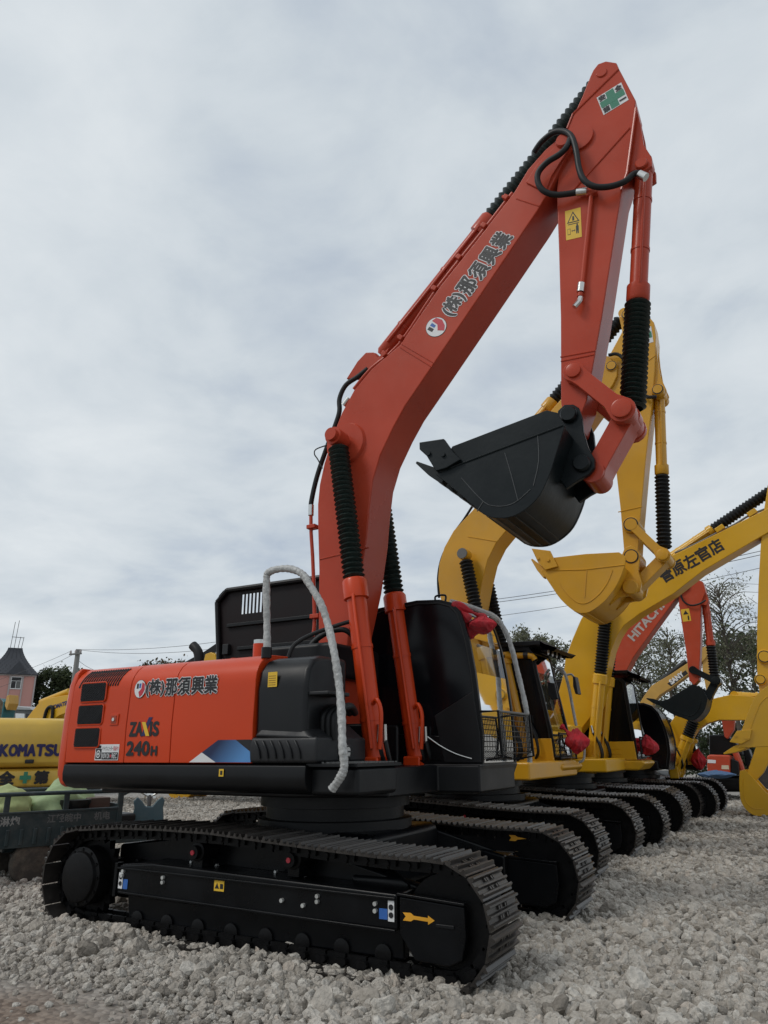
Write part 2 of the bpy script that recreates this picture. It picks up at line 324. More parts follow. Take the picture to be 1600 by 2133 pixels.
    for sx_ in (-1, 1):
        for sy in (-1, 1):
            x0 = dx + sx_ * 0.55; x1 = dx + sx_ * 1.15
            P = [(x0 - 0.25, c + sy * 0.7, 0.50), (x0 + 0.25, c + sy * 0.7, 0.50), (x0 + 0.25, c + sy * 0.7, 0.94), (x0 - 0.25, c + sy * 0.7, 0.94), (x1 - 0.28, c + sy * (yo - 0.14), 0.42), (x1 + 0.28, c + sy * (yo - 0.14), 0.42), (x1 + 0.28, c + sy * (yo - 0.14), 0.70), (x1 - 0.28, c + sy * (yo - 0.14), 0.70)]
            MB().add(P, [(0, 1, 2, 3), (4, 7, 6, 5), (0, 4, 5, 1), (3, 2, 6, 7), (1, 5, 6, 2), (0, 3, 7, 4)]).obj('frame_leg', frame, cf, 0.05)
    MB().lathe((dx, c, 0.95), (dx, c, 1.31), [(0, 0.80), (0.30, 0.80), (0.32, 0.72), (0.62, 0.72), (0.64, 0.78), (1, 0.78)], 48).obj('swing_bearing', BLACKM, root, smooth=True)
def loft(prof, y0, y1): return MB().prism(prof, y0, y1)
def pin(name, x, z, y0, y1, r, m, parent, face=0.0):
    o = MB().lathe((x, y0, z), (x, y1, z), [(0, r * 0.86), (0.03, r), (0.97, r), (1, r * 0.86)], 24).obj(name, m, parent, smooth=True)
    return o
def ram(name, root, a, b, r, m, split, gm, bel=0.0, rodr=None, bpitch=0.05, gland=True, frac=0.0, em=None):
    # hydraulic cylinder from a (barrel eye) to b (rod eye); barrel ends at fraction split, then a rubber gaiter to the rod eye
    a = Vector(a); b = Vector(b); d = b - a; L_ = d.length
    s = split
    cy = MB().lathe(a + d * (0.03), a + d * s, [(0, r * 0.7), (0.02, r), (0.80, r), (0.805, r * 1.0), (0.88, r), (0.885, r * 1.28), (0.985, r * 1.28), (1, r * 1.1)], 24).obj(name, m, root, smooth=True)
    MB().lathe(a + Vector((0, -r * 1.0, 0)), a + Vector((0, r * 1.0, 0)), [(0, r * 1.05), (1, r * 1.05)], 20).obj('barrel_eye', m, cy, smooth=True)
    MB().lathe(b + Vector((0, -r * 0.9, 0)), b + Vector((0, r * 0.9, 0)), [(0, r * 1.0), (1, r * 1.0)], 20).obj('rod_eye', em or m, cy, smooth=True)
    br = bel or r * 1.05
    p0 = a + d * (s + 0.002); p1 = b - d.normalized() * (r * 1.15)
    MB().lathe(p0, p1, [(0, r * 0.55), (1, r * 0.55)], 12).obj('rod', CHROME, cy, smooth=True)
    MB().lathe(p0, p1 - (p1 - p0) * frac, bellows_prof((p1 - p0).length * (1 - frac), br * 0.80, br * 1.06, bpitch), 20, caps=False).obj('gaiter', gm, cy, smooth=True)
    # hose pipe along the barrel with two clamps
    side = Vector((0.3, -1, 0)).normalized(); e = a + d * (s * 0.12); f = a + d * (s * 0.90); off = side * (r * 1.25)
    MB().tube([e + off, f + off, f + off * 0.75 + d * (s * 0.02)], r * 0.17, 8, 1).obj('oil_pipe', m, cy, smooth=True)
    for t in (0.25, 0.62): MB().lathe(a + d * (s * t), a + d * (s * t) + d.normalized() * r * 0.35, [(0, r * 1.07), (1, r * 1.07)], 24).obj('clamp_band', m, cy, smooth=True)
    return cy
def bucket(root, c, side, hw, m, lip_i, back_i, teeth=5, tooth=0.30, ear=None, cutter=None, tdir=None, th=0.035, straps=False):
    # side: closed outline of a side plate in (x, z); lip_i..back_i is the stretch the curved wrapper follows
    wr = side[lip_i:back_i + 1]; wr = smoothp(wr, 3)
    cx = sum(p[0] for p in side) / len(side); cz = sum(p[1] for p in side) / len(side)
    inn = []
    for i, p in enumerate(wr):
        a = wr[max(i - 1, 0)]; b = wr[min(i + 1, len(wr) - 1)]; t = Vector((b[0] - a[0], b[1] - a[1])).normalized(); n = Vector((-t.y, t.x))
        if n.dot(Vector((cx - p[0], cz - p[1]))) < 0: n = -n
        inn.append((p[0] + n.x * th, p[1] + n.y * th))
    shell = MB().prism(wr + inn[::-1], c - hw, c + hw).obj('bucket', m, root, 0.006)
    for p_ in shell.data.polygons: p_.use_smooth = True
    shell.data.set_sharp_from_angle(angle=math.radians(40))
    for s in (-1, 1):
        y0, y1 = sorted((c + s * (hw + 0.004), c + s * (hw - 0.034)))
        MB().prism([((x - cx) * 1.012 + cx, (z - cz) * 1.012 + cz) for x, z in side[:lip_i] + wr + side[back_i + 1:]], y0, y1).obj('side_plate', m, shell, 0.006)
    # wear straps round the heel
    k0 = int(len(wr) * 0.25); k1 = int(len(wr) * 0.80)
    for f in ((-0.62, 0.0, 0.62) if straps else ()):
        o2 = []; i2 = []
        for i in range(k0, k1):
            p = wr[i]; q = inn[i]; o2.append((p[0] + (p[0] - q[0]) * 0.5, p[1] + (p[1] - q[1]) * 0.5)); i2.append((p[0] + (q[0] - p[0]) * 0.2, p[1] + (q[1] - p[1]) * 0.2))
        MB().prism(o2 + i2[::-1], c + f * hw - 0.06, c + f * hw + 0.06).obj('wear_strap', m, shell, 0.004)
    if not straps:
        for i in range(int(len(wr) * 0.30), int(len(wr) * 0.62), 2):
            p = wr[i]; q = inn[i]; MB().tube([(p[0], c - hw + 0.03, p[1]), (p[0], c + hw - 0.03, p[1])], 0.009, 6, 1).obj('wear_rib', m, shell, smooth=True)
    lip = Vector((side[lip_i][0], 0, side[lip_i][1])); nx = wr[2]; d = (lip - Vector((nx[0], 0, nx[1]))).normalized() if tdir is None else Vector((tdir[0], 0, tdir[1])).normalized()
    n = Vector((-d.z, 0, d.x))
    for k in range(teeth):
        y = c - hw * 0.90 + 1.80 * hw * k / (teeth - 1); o = lip + Vector((0, y, 0)) - d * 0.10
        w = 0.055; P = []
        for t, ww, h0, h1 in ((0, w, -0.055, 0.055), (0.45, w * 0.9, -0.05, 0.05), (1.0, w * 0.55, -0.012, 0.012)):
            q = o + d * (tooth + 0.10) * t
            P += [q + Vector((0, -ww, 0)) + n * h0, q + Vector((0, ww, 0)) + n * h0, q + Vector((0, ww, 0)) + n * h1, q + Vector((0, -ww, 0)) + n * h1]
        fs = [(3, 2, 1, 0), (8, 9, 10, 11)] + [(i * 4 + j, i * 4 + (j + 1) % 4, i * 4 + 4 + (j + 1) % 4, i * 4 + 4 + j) for i in range(2) for j in range(4)]
        MB().add(P, fs).obj('tooth', m, shell, 0.006)
    if cutter:
        for s in (-1, 1):
            y0, y1 = sorted((c + s * (hw + 0.003), c + s * (hw + 0.05)))
            co = MB().prism(cutter, y0, y1).obj('side_cutter', m, shell, 0.01)
            mx_ = sum(p[0] for p in cutter) / len(cutter); mz_ = sum(p[1] for p in cutter) / len(cutter)
            for t in (-0.10, 0.06): cyl('cutter_bolt', (mx_ + t, c + s * (hw + 0.045), mz_ - t * 0.3), (mx_ + t, c + s * (hw + 0.07), mz_ - t * 0.3), 0.025, m, co, 8)
    if ear:
        for s in (-1, 1):
            y0, y1 = sorted((c + s * 0.21, c + s * 0.27)); MB().prism(ear, y0, y1).obj('hinge_ear', m, shell, 0.01)
    return shell
UY = Vector((0, 1, 0)); UX = Vector((1, 0, 0)); UZ = Vector((0, 0, 1))
# ================================================================== the orange excavator in front
H = thing('excavator', 'orange excavator in front with raised black bucket and open engine hood', 'excavator', (0, 0, GZ), 'excavators parked side by side')
undercarriage(H, 0)
# stickers, bolts and arrow on the near track frame
YF = -1.352
fr_h = [o for o in H.children if o.name.startswith('track_frame')][0]
def fpts(y, P): return [(x, y, z) for x, z in P]
for (x, z) in [(-1.56,0.61),(-1.57,0.57),(-1.03,0.59),(-1.03,0.55),(0.71,0.57),(0.71,0.53),(1.26,0.56),(1.26,0.51),(0.35,0.51),(0.57,0.49)]:
    cyl('frame_bolt', (x, -1.352, z), (x, -1.378, z), 0.017, BOLT, fr_h, 8)
for (x, z) in [(-0.92,0.70),(-0.60,0.69),(0.09,0.68),(0.41,0.67)]:
    cyl('frame_bolt', (x, -1.10, z), (x, -1.13, z), 0.014, BOLT, fr_h, 6)
d_ = decal('towing_sticker', rect((-1.62, -1.353, 0.455), UX, UZ, 0.055, 0.14), STK_W, fr_h, -UY)
MB().lathe((-1.592, -1.358, 0.555), (-1.592, -1.36, 0.555), [(0, 0.020), (1, 0.020)], 12).obj('hook_symbol', INK, d_); MB().lathe((-1.592, -1.358, 0.50), (-1.592, -1.36, 0.50), [(0, 0.020), (1, 0.020)], 12).obj('hook_symbol', INK, d_)
decal('blue_sticker', rect((-1.555, -1.353, 0.455), UX, UZ, 0.06, 0.085), STK_B, fr_h, -UY)
d_ = decal('caution_sticker', rect((-0.41, -1.353, 0.525), UX, UZ, 0.115, 0.085), STK_Y, fr_h, -UY)
decal('caution_triangle', [(-0.40, -1.356, 0.545), (-0.35, -1.356, 0.545), (-0.375, -1.356, 0.59)], INK, d_, -UY, 0.002)
decal('caution_text', rect((-0.34, -1.356, 0.545), UX, UZ, 0.035, 0.04), INK, d_, -UY, 0.002)
decal('blue_sticker', rect((1.29, -1.353, 0.455), UX, UZ, 0.075, 0.075), STK_B, fr_h, -UY)
d_ = decal('towing_sticker', rect((1.37, -1.353, 0.445), UX, UZ, 0.055, 0.145), STK_W, fr_h, -UY)
for z_ in (0.49, 0.545): MB().lathe((1.398, -1.358, z_), (1.398, -1.36, z_), [(0, 0.021), (1, 0.021)], 12).obj('hook_symbol', INK, d_)
ar = [(1.505, 0.52), (1.53, 0.495), (1.505, 0.465), (1.575, 0.465), (1.60, 0.48), (1.72, 0.475), (1.72, 0.455), (1.775, 0.487), (1.72, 0.517), (1.72, 0.50), (1.60, 0.505), (1.575, 0.522)]
decal('travel_arrow', fpts(-1.361, ar), ARROW, fr_h, -UY)
box('guard_slot', (1.86, -1.362, 0.455), (0.15, 0.012, 0.025), BLACKM, fr_h, 0.005)
fl_h = [o for o in H.children if o.name.startswith('track_frame')][1]
decal('travel_arrow', [(x * 1 + 0.02, 1.029, z + 0.33) for x, z in ar[:5] + [(1.70, 0.492)] + ar[-2:]], ARROW, fl_h, -UY)
# ---- turntable deck and right side
YS = -1.445
def sweep_side(name, x0, x1, prof, m, parent, nx=2, bevel=0.01):
    # closed (y, z) section extruded along x
    n = len(prof); b = MB()
    b.add([(x0, y, z) for y, z in prof] + [(x1, y, z) for y, z in prof], [tuple(range(n)), tuple(range(2 * n - 1, n - 1, -1))] + [(i, n + i, n + (i + 1) % n, (i + 1) % n) for i in range(n)])
    return b.obj(name, m, parent, bevel)
deck = MB().prismz([(-2.3, -1.1), (0.2, -1.1), (1.05, -0.75), (1.05, 0.3), (1.5, 0.35), (1.5, 1.40), (-2.3, 1.40)], 1.30, 1.56).obj('turntable_deck', BLACKM, H, 0.02)
skirt = [(-1.10, 1.34), (-1.30, 1.345), (-1.40, 1.37), (-1.455, 1.43), (-1.465, 1.50), (-1.455, 1.585), (-1.40, 1.60), (-1.10, 1.60)]
sk = sweep_side('side_skirt', -2.50, 0.62, skirt, BLACKM, H)
d_ = decal('lifting_mark', rect((-0.335, -1.468, 1.49), UX, UZ, 0.055, 0.065), STK_Y, sk, -UY); decal('mark_ink', rect((-0.318, -1.472, 1.505), UX, UZ, 0.025, 0.035), INK, d_, -UY, 0.002)
# cowl panels (three) with rounded shoulder
def cowl(z1=2.60, y1=-1.445, r=0.26, yin=-0.95):
    P = [(yin, 1.605), (y1, 1.605), (y1 - 0.012, 1.95), (y1 + 0.0, 2.30)]
    for k in range(7):
        a = math.radians(180 - 90 * k / 6); P.append((y1 + r + r * math.cos(a), z1 - r + r * math.sin(a) * 1.0))
    return P + [(yin, z1 + 0.01)]
c1 = sweep_side('rear_cowl_door', -2.50, -1.625, cowl(), ORANGE, H, bevel=0.008)
c2 = sweep_side('middle_cowl_door', -1.617, -0.995, cowl(), ORANGE, H, bevel=0.008)
c3 = sweep_side('front_cowl_door', -0.987, 0.02, cowl(), ORANGE, H, bevel=0.008)
for o in (c1, c2, c3):
    o.data.polygons.foreach_set('use_smooth', [True] * len(o.data.polygons)); o.data.set_sharp_from_angle(angle=math.radians(30))
# engine deck top and far body
box('engine_deck', (-1.20, 0.1, 2.05), (2.5, 2.1, 0.98), BLACKM, H, 0.03)
box('left_cowl', (-1.35, 1.25, 2.10), (2.3, 0.36, 0.98), ORANGE, H, 0.06)
# three grille openings with frames and mesh
def mesh_panel(name, x0, x1, z0, z1, y, parent, m, step=0.03, r=0.003):
    b = MB(); k = x0
    n = int((x1 - x0 + z1 - z0) / step)
    for i in range(1, n):
        s = i * step
        for sg in (1, -1):
            a = (x0 + s, z0) if s <= x1 - x0 else (x1, z0 + s - (x1 - x0)); e = (x0, z0 + s) if s <= z1 - z0 else (x0 + s - (z1 - z0), z1)
            if sg < 0: a = (x0 + x1 - a[0], a[1]); e = (x0 + x1 - e[0], e[1])
            b.tube([(a[0], y, a[1]), (e[0], y, e[1])], r, 4, 1)
    return b.obj(name, m, parent)
for (z0, z1, xs) in ((2.22, 2.42, 0.0), (1.985, 2.19, -0.01), (1.755, 1.955, -0.02)):
    x0, x1 = -2.36 + xs, -1.97 + xs
    pl = [(x0 + 0.02, z0), (x1 - 0.02, z0), (x1, z0 + 0.02), (x1, z1 - 0.02), (x1 - 0.02, z1), (x0 + 0.02, z1), (x0, z1 - 0.02), (x0, z0 + 0.02)]
    g = MB().prism(pl, YS - 0.0165, YS - 0.0125).obj('grille_opening', INK, c1)
    mesh_panel('grille_mesh', x0 + 0.01, x1 - 0.01, z0 + 0.01, z1 - 0.01, YS - 0.020, g, PLAST, 0.026, 0.0035)
    fr_ = MB()
    for i in range(8):
        a, b_ = pl[i], pl[(i + 1) % 8]; fr_.tube([(a[0], YS - 0.014, a[1]), (b_[0], YS - 0.014, b_[1])], 0.008, 6, 1)
    fr_.obj('grille_rim', ORANGE, g, smooth=True)
# louvre slots on the shoulder
for k in range(17):
    x = -2.42 + k * 0.037; b = MB(); r = 0.2625
    pts = []
    for a in (172, 160, 148, 136, 124): aa = math.radians(a); pts.append((x + (172 - a) * 0.0012, YS + 0.26 + r * math.cos(aa), 2.34 + r * math.sin(aa)))
    MB().tube(pts, 0.0075, 6, 2).obj('louvre_slot', INK, c1, smooth=True)
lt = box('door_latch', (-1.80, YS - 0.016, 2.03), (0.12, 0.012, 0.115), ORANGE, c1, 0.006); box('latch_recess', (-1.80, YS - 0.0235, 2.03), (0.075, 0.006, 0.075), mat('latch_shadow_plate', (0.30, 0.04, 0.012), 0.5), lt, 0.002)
cyl('lock_barrel', (-1.80, YS - 0.024, 2.03), (-1.80, YS - 0.034, 2.03), 0.018, CHROME, lt, 12)
# lettering on the side
YD = YS - 0.0125
def outlined(text, o, u, v, h, parent, w, m=INK, om=STK_W, fat=0.0):
    O = Vector(o); lettering('lettering_outline', text, O, u, v, h, om, parent, width=w, th=0.003, bold=h * 0.072)
    return lettering('lettering', text, O, u, v, h, m, parent, width=w, th=0.006, bold=h * 0.030)
SH = (0.0, 0, 1)
def emblem(o, u, v, r, parent, n):
    o = Vector(o); u = Vector(u).normalized(); v = Vector(v).normalized()
    P = lambda a, b: o + u * a * r + v * b * r
    circ = lambda k: [P(k * 0.88 * math.cos(t * math.pi / 12), k * math.sin(t * math.pi / 12)) for t in range(24)]
    e0 = decal('emblem', circ(1.04), INK, parent, n, 0.002); decal('emblem_disc', circ(1.0), STK_W, e0, n, 0.0035)
    decal('emblem_bar', [P(-0.55, 0.05), P(-0.25, 0.05), P(-0.25, 0.62), P(-0.55, 0.62)], INK, e0, n, 0.005)
    decal('emblem_bar', [P(-0.15, 0.1), P(0.1, 0.1), P(0.15, 0.62), P(-0.15, 0.62)], STK_B, e0, n, 0.005)
    decal('emblem_bar', [P(0.05, -0.95), P(0.45, -0.7), P(0.78, -0.1), P(0.70, 0.55), P(0.30, 0.75), P(0.22, 0.0), P(-0.2, -0.35)], STK_R, e0, n, 0.005)
emblem((-1.475, YD + 0.006, 2.325), UX, (0.0, 0.02, 1), 0.088, c2, -UY)
outlined('(株)', (-1.385, YD + 0.006, 2.245), UX, (0, 0.02, 1), 0.165, c2, 0.245)
outlined('那須', (-1.115, YD + 0.006, 2.245), UX, (0, 0.02, 1), 0.165, c3, 0.325, fat=0.025)
outlined('興業', (-0.765, YD + 0.006, 2.245), UX, (0, 0.02, 1), 0.165, c3, 0.325, fat=0.025)
lettering('lettering', 'ZA', (-1.56, YD, 1.864), UX, UZ, 0.128, INK, c2, width=0.175, bold=0.0085)
lettering('lettering', 'IS', (-1.275, YD, 1.864), UX, UZ, 0.128, INK, c2, width=0.115, bold=0.0085)
decal('letter_x_stroke', [(-1.395, YD, 1.86), (-1.345, YD, 1.86), (-1.255, YD, 2.04), (-1.305, YD, 2.04)], NAVY, c2, -UY)
decal('letter_x_stroke', [(-1.325, YD - 0.003, 1.86), (-1.275, YD - 0.003, 1.86), (-1.345, YD - 0.003, 1.995), (-1.395, YD - 0.003, 1.995)], STK_Y, c2, -UY)
lettering('lettering', '240', (-1.58, YD + 0.004, 1.679), UX, UZ, 0.127, INK, c2, width=0.31, bold=0.0085)
lettering('lettering', 'H', (-1.24, YD + 0.004, 1.679), UX, UZ, 0.08, INK, c2, width=0.075, bold=0.007)
# drive recorder sticker
ds = decal('recorder_sticker', rect((-2.04, YD + 0.008, 1.63), UX, UZ, 0.345, 0.155), STK_W, c1, -UY)
decal('sticker_black_band', rect((-1.935, YD + 0.004, 1.638), UX, UZ, 0.232, 0.068), INK, ds, -UY, 0.002)
lettering('lettering', 'NOW ON', (-1.925, YD + 0.002, 1.648), UX, UZ, 0.05, STK_W, ds, fat=0.01, width=0.105); lettering('lettering', 'REC', (-1.785, YD + 0.002, 1.648), UX, UZ, 0.05, STK_W, ds, fat=0.01, width=0.072)
decal('record_dot', [(-1.802 + 0.012 * math.cos(t), YD + 0.002, 1.671 + 0.016 * math.sin(t)) for t in [k * math.pi / 5 for k in range(10)]], STK_R, ds, -UY, 0.003)
lettering('lettering', 'ドライブレコーダー', (-1.935, YD + 0.004, 1.722), UX, UZ, 0.045, INK, ds, width=0.155); lettering('lettering', '録画中', (-1.775, YD + 0.004, 1.722), UX, UZ, 0.045, STK_R, ds, width=0.072)
cm = decal('camera_symbol', rect((-2.028, YD + 0.004, 1.642), UX, UZ, 0.082, 0.10), INK, ds, -UY, 0.002)
decal('camera_symbol', rect((-2.018, YD + 0.004, 1.748), UX, UZ, 0.06, 0.026), INK, ds, -UY, 0.002)
for r_, m_ in ((0.031, STK_W), (0.022, INK), (0.012, STK_W)):
    decal('lens_ring', [(-1.987 + r_ * math.cos(t), YD + 0.001 - (0.03 - r_) * 0.06, 1.69 + r_ * 1.25 * math.sin(t)) for t in [k * math.pi / 8 for k in range(16)]], m_, cm, -UY, 0.0015)
# blue and white corner graphic on the front door
def gradmat():
    m = bpy.data.materials.new('blue_graphic_print'); m.use_nodes = True; t = m.node_tree; b = t.nodes['Principled BSDF']; co = t.nodes.new('ShaderNodeTexCoord'); g = t.nodes.new('ShaderNodeMapping')
    s = t.nodes.new('ShaderNodeSeparateXYZ'); t.links.new(co.outputs['Object'], s.inputs[0]); a = t.nodes.new('ShaderNodeMath'); a.operation = 'MULTIPLY_ADD'; t.links.new(s.outputs['Z'], a.inputs[0]); a.inputs[1].default_value = -1.0; t.links.new(s.outputs['X'], a.inputs[2])
    r = t.nodes.new('ShaderNodeMapRange'); t.links.new(a.outputs[0], r.inputs[0]); r.inputs[1].default_value = -2.15; r.inputs[2].default_value = -1.72
    c = t.nodes.new('ShaderNodeValToRGB'); t.links.new(r.outputs[0], c.inputs[0]); c.color_ramp.elements[0].color = (0.01, 0.02, 0.07, 1); c.color_ramp.elements[1].color = (0.09, 0.26, 0.55, 1); t.links.new(c.outputs[0], b.inputs['Base Color']); b.inputs['Roughness'].default_value = 0.4
    return m
decal('white_graphic', [(-0.73, YD + 0.009, 1.612), (-0.40, YD + 0.009, 1.612), (-0.575, YD + 0.006, 1.70)], STK_W, c3, -UY)
decal('blue_graphic', [(-0.40, YD + 0.009, 1.613), (0.012, YD + 0.009, 1.613), (0.012, YD + 0.006, 1.70), (-0.17, YD + 0.002, 1.81), (-0.38, YD + 0.002, 1.81), (-0.575, YD + 0.006, 1.70)], gradmat(), c3, -UY)
decal('black_graphic', [(-0.165, YD + 0.002, 1.81), (0.012, YD + 0.002, 1.81), (0.012, YD + 0.006, 1.703)], INK, c3, -UY)
# counterweight: plan section follows the tail swing circle
def counterweight(root, c, m, z0=1.22, z1=2.55, R=2.93, x1=-2.508, hy=1.445, dx=0.0):
    k_ = R - 2.93; half = [(x1, hy), (-2.60 - k_, hy - 0.005), (-2.675 - k_, hy - 0.05), (-2.735 - k_, hy - 0.14), (-2.80 - k_, hy - 0.36), (-2.86 - k_, 0.75), (-2.905 - k_, 0.40)]
    pl = [(dx + x, c - y) for x, y in half] + [(dx - 2.925 - k_, c)] + [(dx + x, c + y) for x, y in half[::-1]]
    q = min(1, (z1 - z0) / 1.2); b = MB(); N = len(pl); lv = [(z0, 0.45), (z0 + 0.03 * q, 0.75), (z0 + 0.12 * q, 0.95), (z0 + 0.30 * q, 1.0), (z1 - 0.45 * q, 0.97), (z1 - 0.18 * q, 0.88), (z1 - 0.06 * q, 0.68), (z1, 0.30)]
    vs = []
    for z, s in lv:
        for (x, y) in pl: vs.append((dx + x1 + (x - dx - x1) * s, c + (y - c) * (1 - (1 - s) * 0.09), z))
    fs = [tuple(range(N - 1, -1, -1)), tuple((len(lv) - 1) * N + k for k in range(N))]
    for i in range(len(lv) - 1):
        for k in range(N): fs.append((i * N + k, i * N + (k + 1) % N, (i + 1) * N + (k + 1) % N, (i + 1) * N + k))
    return b.add(vs, fs).obj('counterweight', m, root, 0.02, smooth=True)
counterweight(H, 0, ORANGE, z0=1.36, z1=2.60)
# fuel tank, front step box and tool box
tank = sweep_side('fuel_tank', 0.03, 0.60, [(-0.75, 1.60), (-1.43, 1.60), (-1.44, 2.25), (-1.41, 2.42), (-1.32, 2.52), (-1.18, 2.56), (-0.75, 2.57)], BLACKM, H, bevel=0.05)
box('tank_step', (0.60, -1.22, 2.20), (0.42, 0.36, 0.035), PLAST, tank, 0.012)
for k in range(3): MB().tube([(0.62 + k * 0.06, -1.18, 1.80), (0.62 + k * 0.06, -1.18, 2.02), (0.66 + k * 0.06, -1.0, 2.10), (0.60 + k * 0.06, -0.8, 2.05)], 0.035, 10, 5).obj('return_hose', RUBBER, tank, smooth=True)
d_ = decal('notice_sticker', rect((0.165, -1.443, 2.27), UX, UZ, 0.105, 0.135), STK_Y, tank, -UY)
for k in range(5): decal('notice_line', rect((0.175, -1.446, 2.285 + k * 0.02), UX, UZ, 0.08, 0.006), mat('ochre_ink', (0.25, 0.12, 0.01), 0.6), d_, -UY, 0.0012)
tb = sweep_side('tool_box', 0.0, 0.74, [(-0.62, 1.605), (-1.46, 1.605), (-1.475, 1.75), (-1.455, 1.83), (-0.62, 1.83)], PLAST, H, bevel=0.03)
lid = MB().add([(0.03, -1.47, 1.832), (0.72, -1.47, 1.80), (0.76, -0.66, 1.80), (0.03, -0.66, 1.832), (0.12, -1.40, 1.955), (0.50, -1.38, 1.955), (0.60, -0.72, 1.955), (0.12, -0.72, 1.955)], [(3, 2, 1, 0), (4, 5, 6, 7), (0, 1, 5, 4), (1, 2, 6, 5), (2, 3, 7, 6), (3, 0, 4, 7)]).obj('tool_box_lid', PLAST, tb, 0.035, seg=3)
for k in range(6):
    x = 0.07 + k * 0.088; MB().tube([(x, -1.474, 1.795), (x + 0.035, -1.486, 1.75), (x + 0.055, -1.482, 1.70), (x + 0.06, -1.474, 1.645)], 0.010, 8, 4).obj('moulded_rib', PLAST, tb, smooth=True)
hl = box('work_light', (0.748, -1.02, 1.70), (0.03, 0.17, 0.14), INK, tb, 0.01); cyl('lamp_lens', (0.765, -1.02, 1.70), (0.775, -1.02, 1.70), 0.055, CHROME, hl, 20)
for z_ in (1.655, 1.70, 1.745): box('lamp_bar', (0.785, -1.02, z_), (0.008, 0.15, 0.012), INK, hl, 0.002)
st = box('front_step', (0.86, -1.02, 1.59), (0.52, 0.80, 0.03), BLACKM, H, 0.005)
sg = MB()
for i in range(9):
    for j in range(13): sg.box((0.64 + i * 0.055, -1.38 + j * 0.06, 1.61), (0.02, 0.02, 0.012), Matrix.Rotation(0.7, 3, 'Z'))
sg.obj('step_studs', GREY, st)
box('step_apron', (0.84, -1.0, 1.46), (0.50, 0.72, 0.24), BLACKM, H, 0.04)
# wrapped handrails
hr = MB().tube([(0.03,-1.30,2.57),(0.01,-1.30,2.89),(-0.02,-1.30,3.30),(0.01,-1.30,3.41),(0.22,-1.30,3.42),(0.40,-1.30,3.35),(0.50,-1.30,3.23),(0.64,-1.30,3.02),(0.73,-1.30,2.80)] + [(0.84,-1.36,2.53),(0.89,-1.36,2.28)] + [(0.96,-1.42,2.00)] + [(1.01,-1.48,1.76),(1.03,-1.48,1.58),(0.98,-1.48,1.48),(0.91,-1.48,1.40)], lambda t: 0.036 + 0.0022 * math.sin(t * 330) + 0.002 * math.sin(t * 71), 12, 14)
hr.obj('wrapped_handrail', WRAP, H, smooth=True)
cyl('rail_socket', (0.02, -1.30, 2.56), (0.02, -1.30, 2.66), 0.05, BLACKM, H)
# open engine hood standing on its hinge at the far side, slots cut through it
HX0, HX1, HZ0, HZ1 = -2.38, -0.55, 2.66, 3.84
hy0, hy1 = 0.60, 0.612
sxa, sxb, sza, szb, ns = -1.96, -1.44, 3.46, 3.73, 8
hb = MB().prism([(HX0 + 0.14, HZ0), (sxa, HZ0), (sxa, HZ1), (HX0 + 0.20, HZ1), (HX0 + 0.10, HZ1 - 0.02), (HX0 + 0.03, HZ1 - 0.08), (HX0, HZ1 - 0.18)], hy0, hy1)
hb.prism([(sxb, HZ0), (HX1, HZ0), (HX1, HZ1), (sxb, HZ1)], hy0, hy1)
hb.prism([(sxa, HZ0), (sxb, HZ0), (sxb, sza), (sxa, sza)], hy0, hy1); hb.prism([(sxa, szb), (sxb, szb), (sxb, HZ1), (sxa, HZ1)], hy0, hy1)
wq = (sxb - sxa) / (2 * ns + 1)
for k in range(ns + 1): hb.prism([(sxa + 2 * k * wq, sza), (sxa + (2 * k + 0.75) * wq, sza), (sxa + (2 * k + 0.75) * wq, szb), (sxa + 2 * k * wq, szb)], hy0, hy1)
hood = hb.obj('open_engine_hood', mat('hood_inner_black', (0.008, 0.004, 0.0045), 0.55, spec=0.25, var=0.3), H)
for a, b_ in (((HX0 + 0.20, HZ1 - 0.03), (HX1, HZ1 - 0.03)), ((HX0 + 0.035, HZ1 - 0.18), (HX0 + 0.16, HZ0)), ((HX0 + 0.035, HZ1 - 0.18), (HX0 + 0.20, HZ1 - 0.03))):
    MB().tube([(a[0], hy0 - 0.03, a[1]), (b_[0], hy0 - 0.03, b_[1])], 0.035, 8, 1).obj('hood_flange', BLACKM, hood, smooth=True)
box('hood_stiffener', (-1.35, hy0 - 0.02, 3.32), (1.6, 0.04, 0.05), BLACKM, hood, 0.01); box('hood_stiffener', (-1.2, hy0 - 0.02, 3.0), (1.5, 0.04, 0.05), BLACKM, hood, 0.01)
box('hood_latch', (-2.13, hy0 - 0.03, 3.0), (0.10, 0.06, 0.14), PLAST, hood, 0.01)
# exhaust, pre-cleaner, caps on the engine deck
MB().tube([(-1.55, -0.55, 2.50), (-1.55, -0.55, 2.72), (-1.58, -0.55, 2.82), (-1.66, -0.55, 2.89)], 0.055, 12, 5).obj('exhaust_pipe', RUBBER, H, smooth=True)
pc = cyl('oil_filler', (-0.42, -0.85, 2.55), (-0.42, -0.85, 2.78), 0.075, ORANGE, H); cyl('filler_cap', (-0.42, -0.85, 2.78), (-0.42, -0.85, 2.82), 0.07, CHROME, pc)
cyl('small_cap', (-0.80, -0.80, 2.55), (-0.80, -0.80, 2.66), 0.045, ORANGE, H)
MB().tube([(-0.05, -0.6, 2.62), (0.05, -0.55, 2.80), (0.20, -0.5, 2.90), (0.36, -0.45, 2.92), (0.44, -0.4, 2.86)], 0.030, 10, 5).obj('engine_hose', RUBBER, H, smooth=True)
MB().tube([(-0.02, -0.9, 2.60), (0.02, -0.85, 2.74), (0.14, -0.7, 2.86), (0.4, -0.5, 2.98), (0.5, -0.45, 3.0)], 0.022, 8, 5).obj('engine_hose', RUBBER, H, smooth=True)
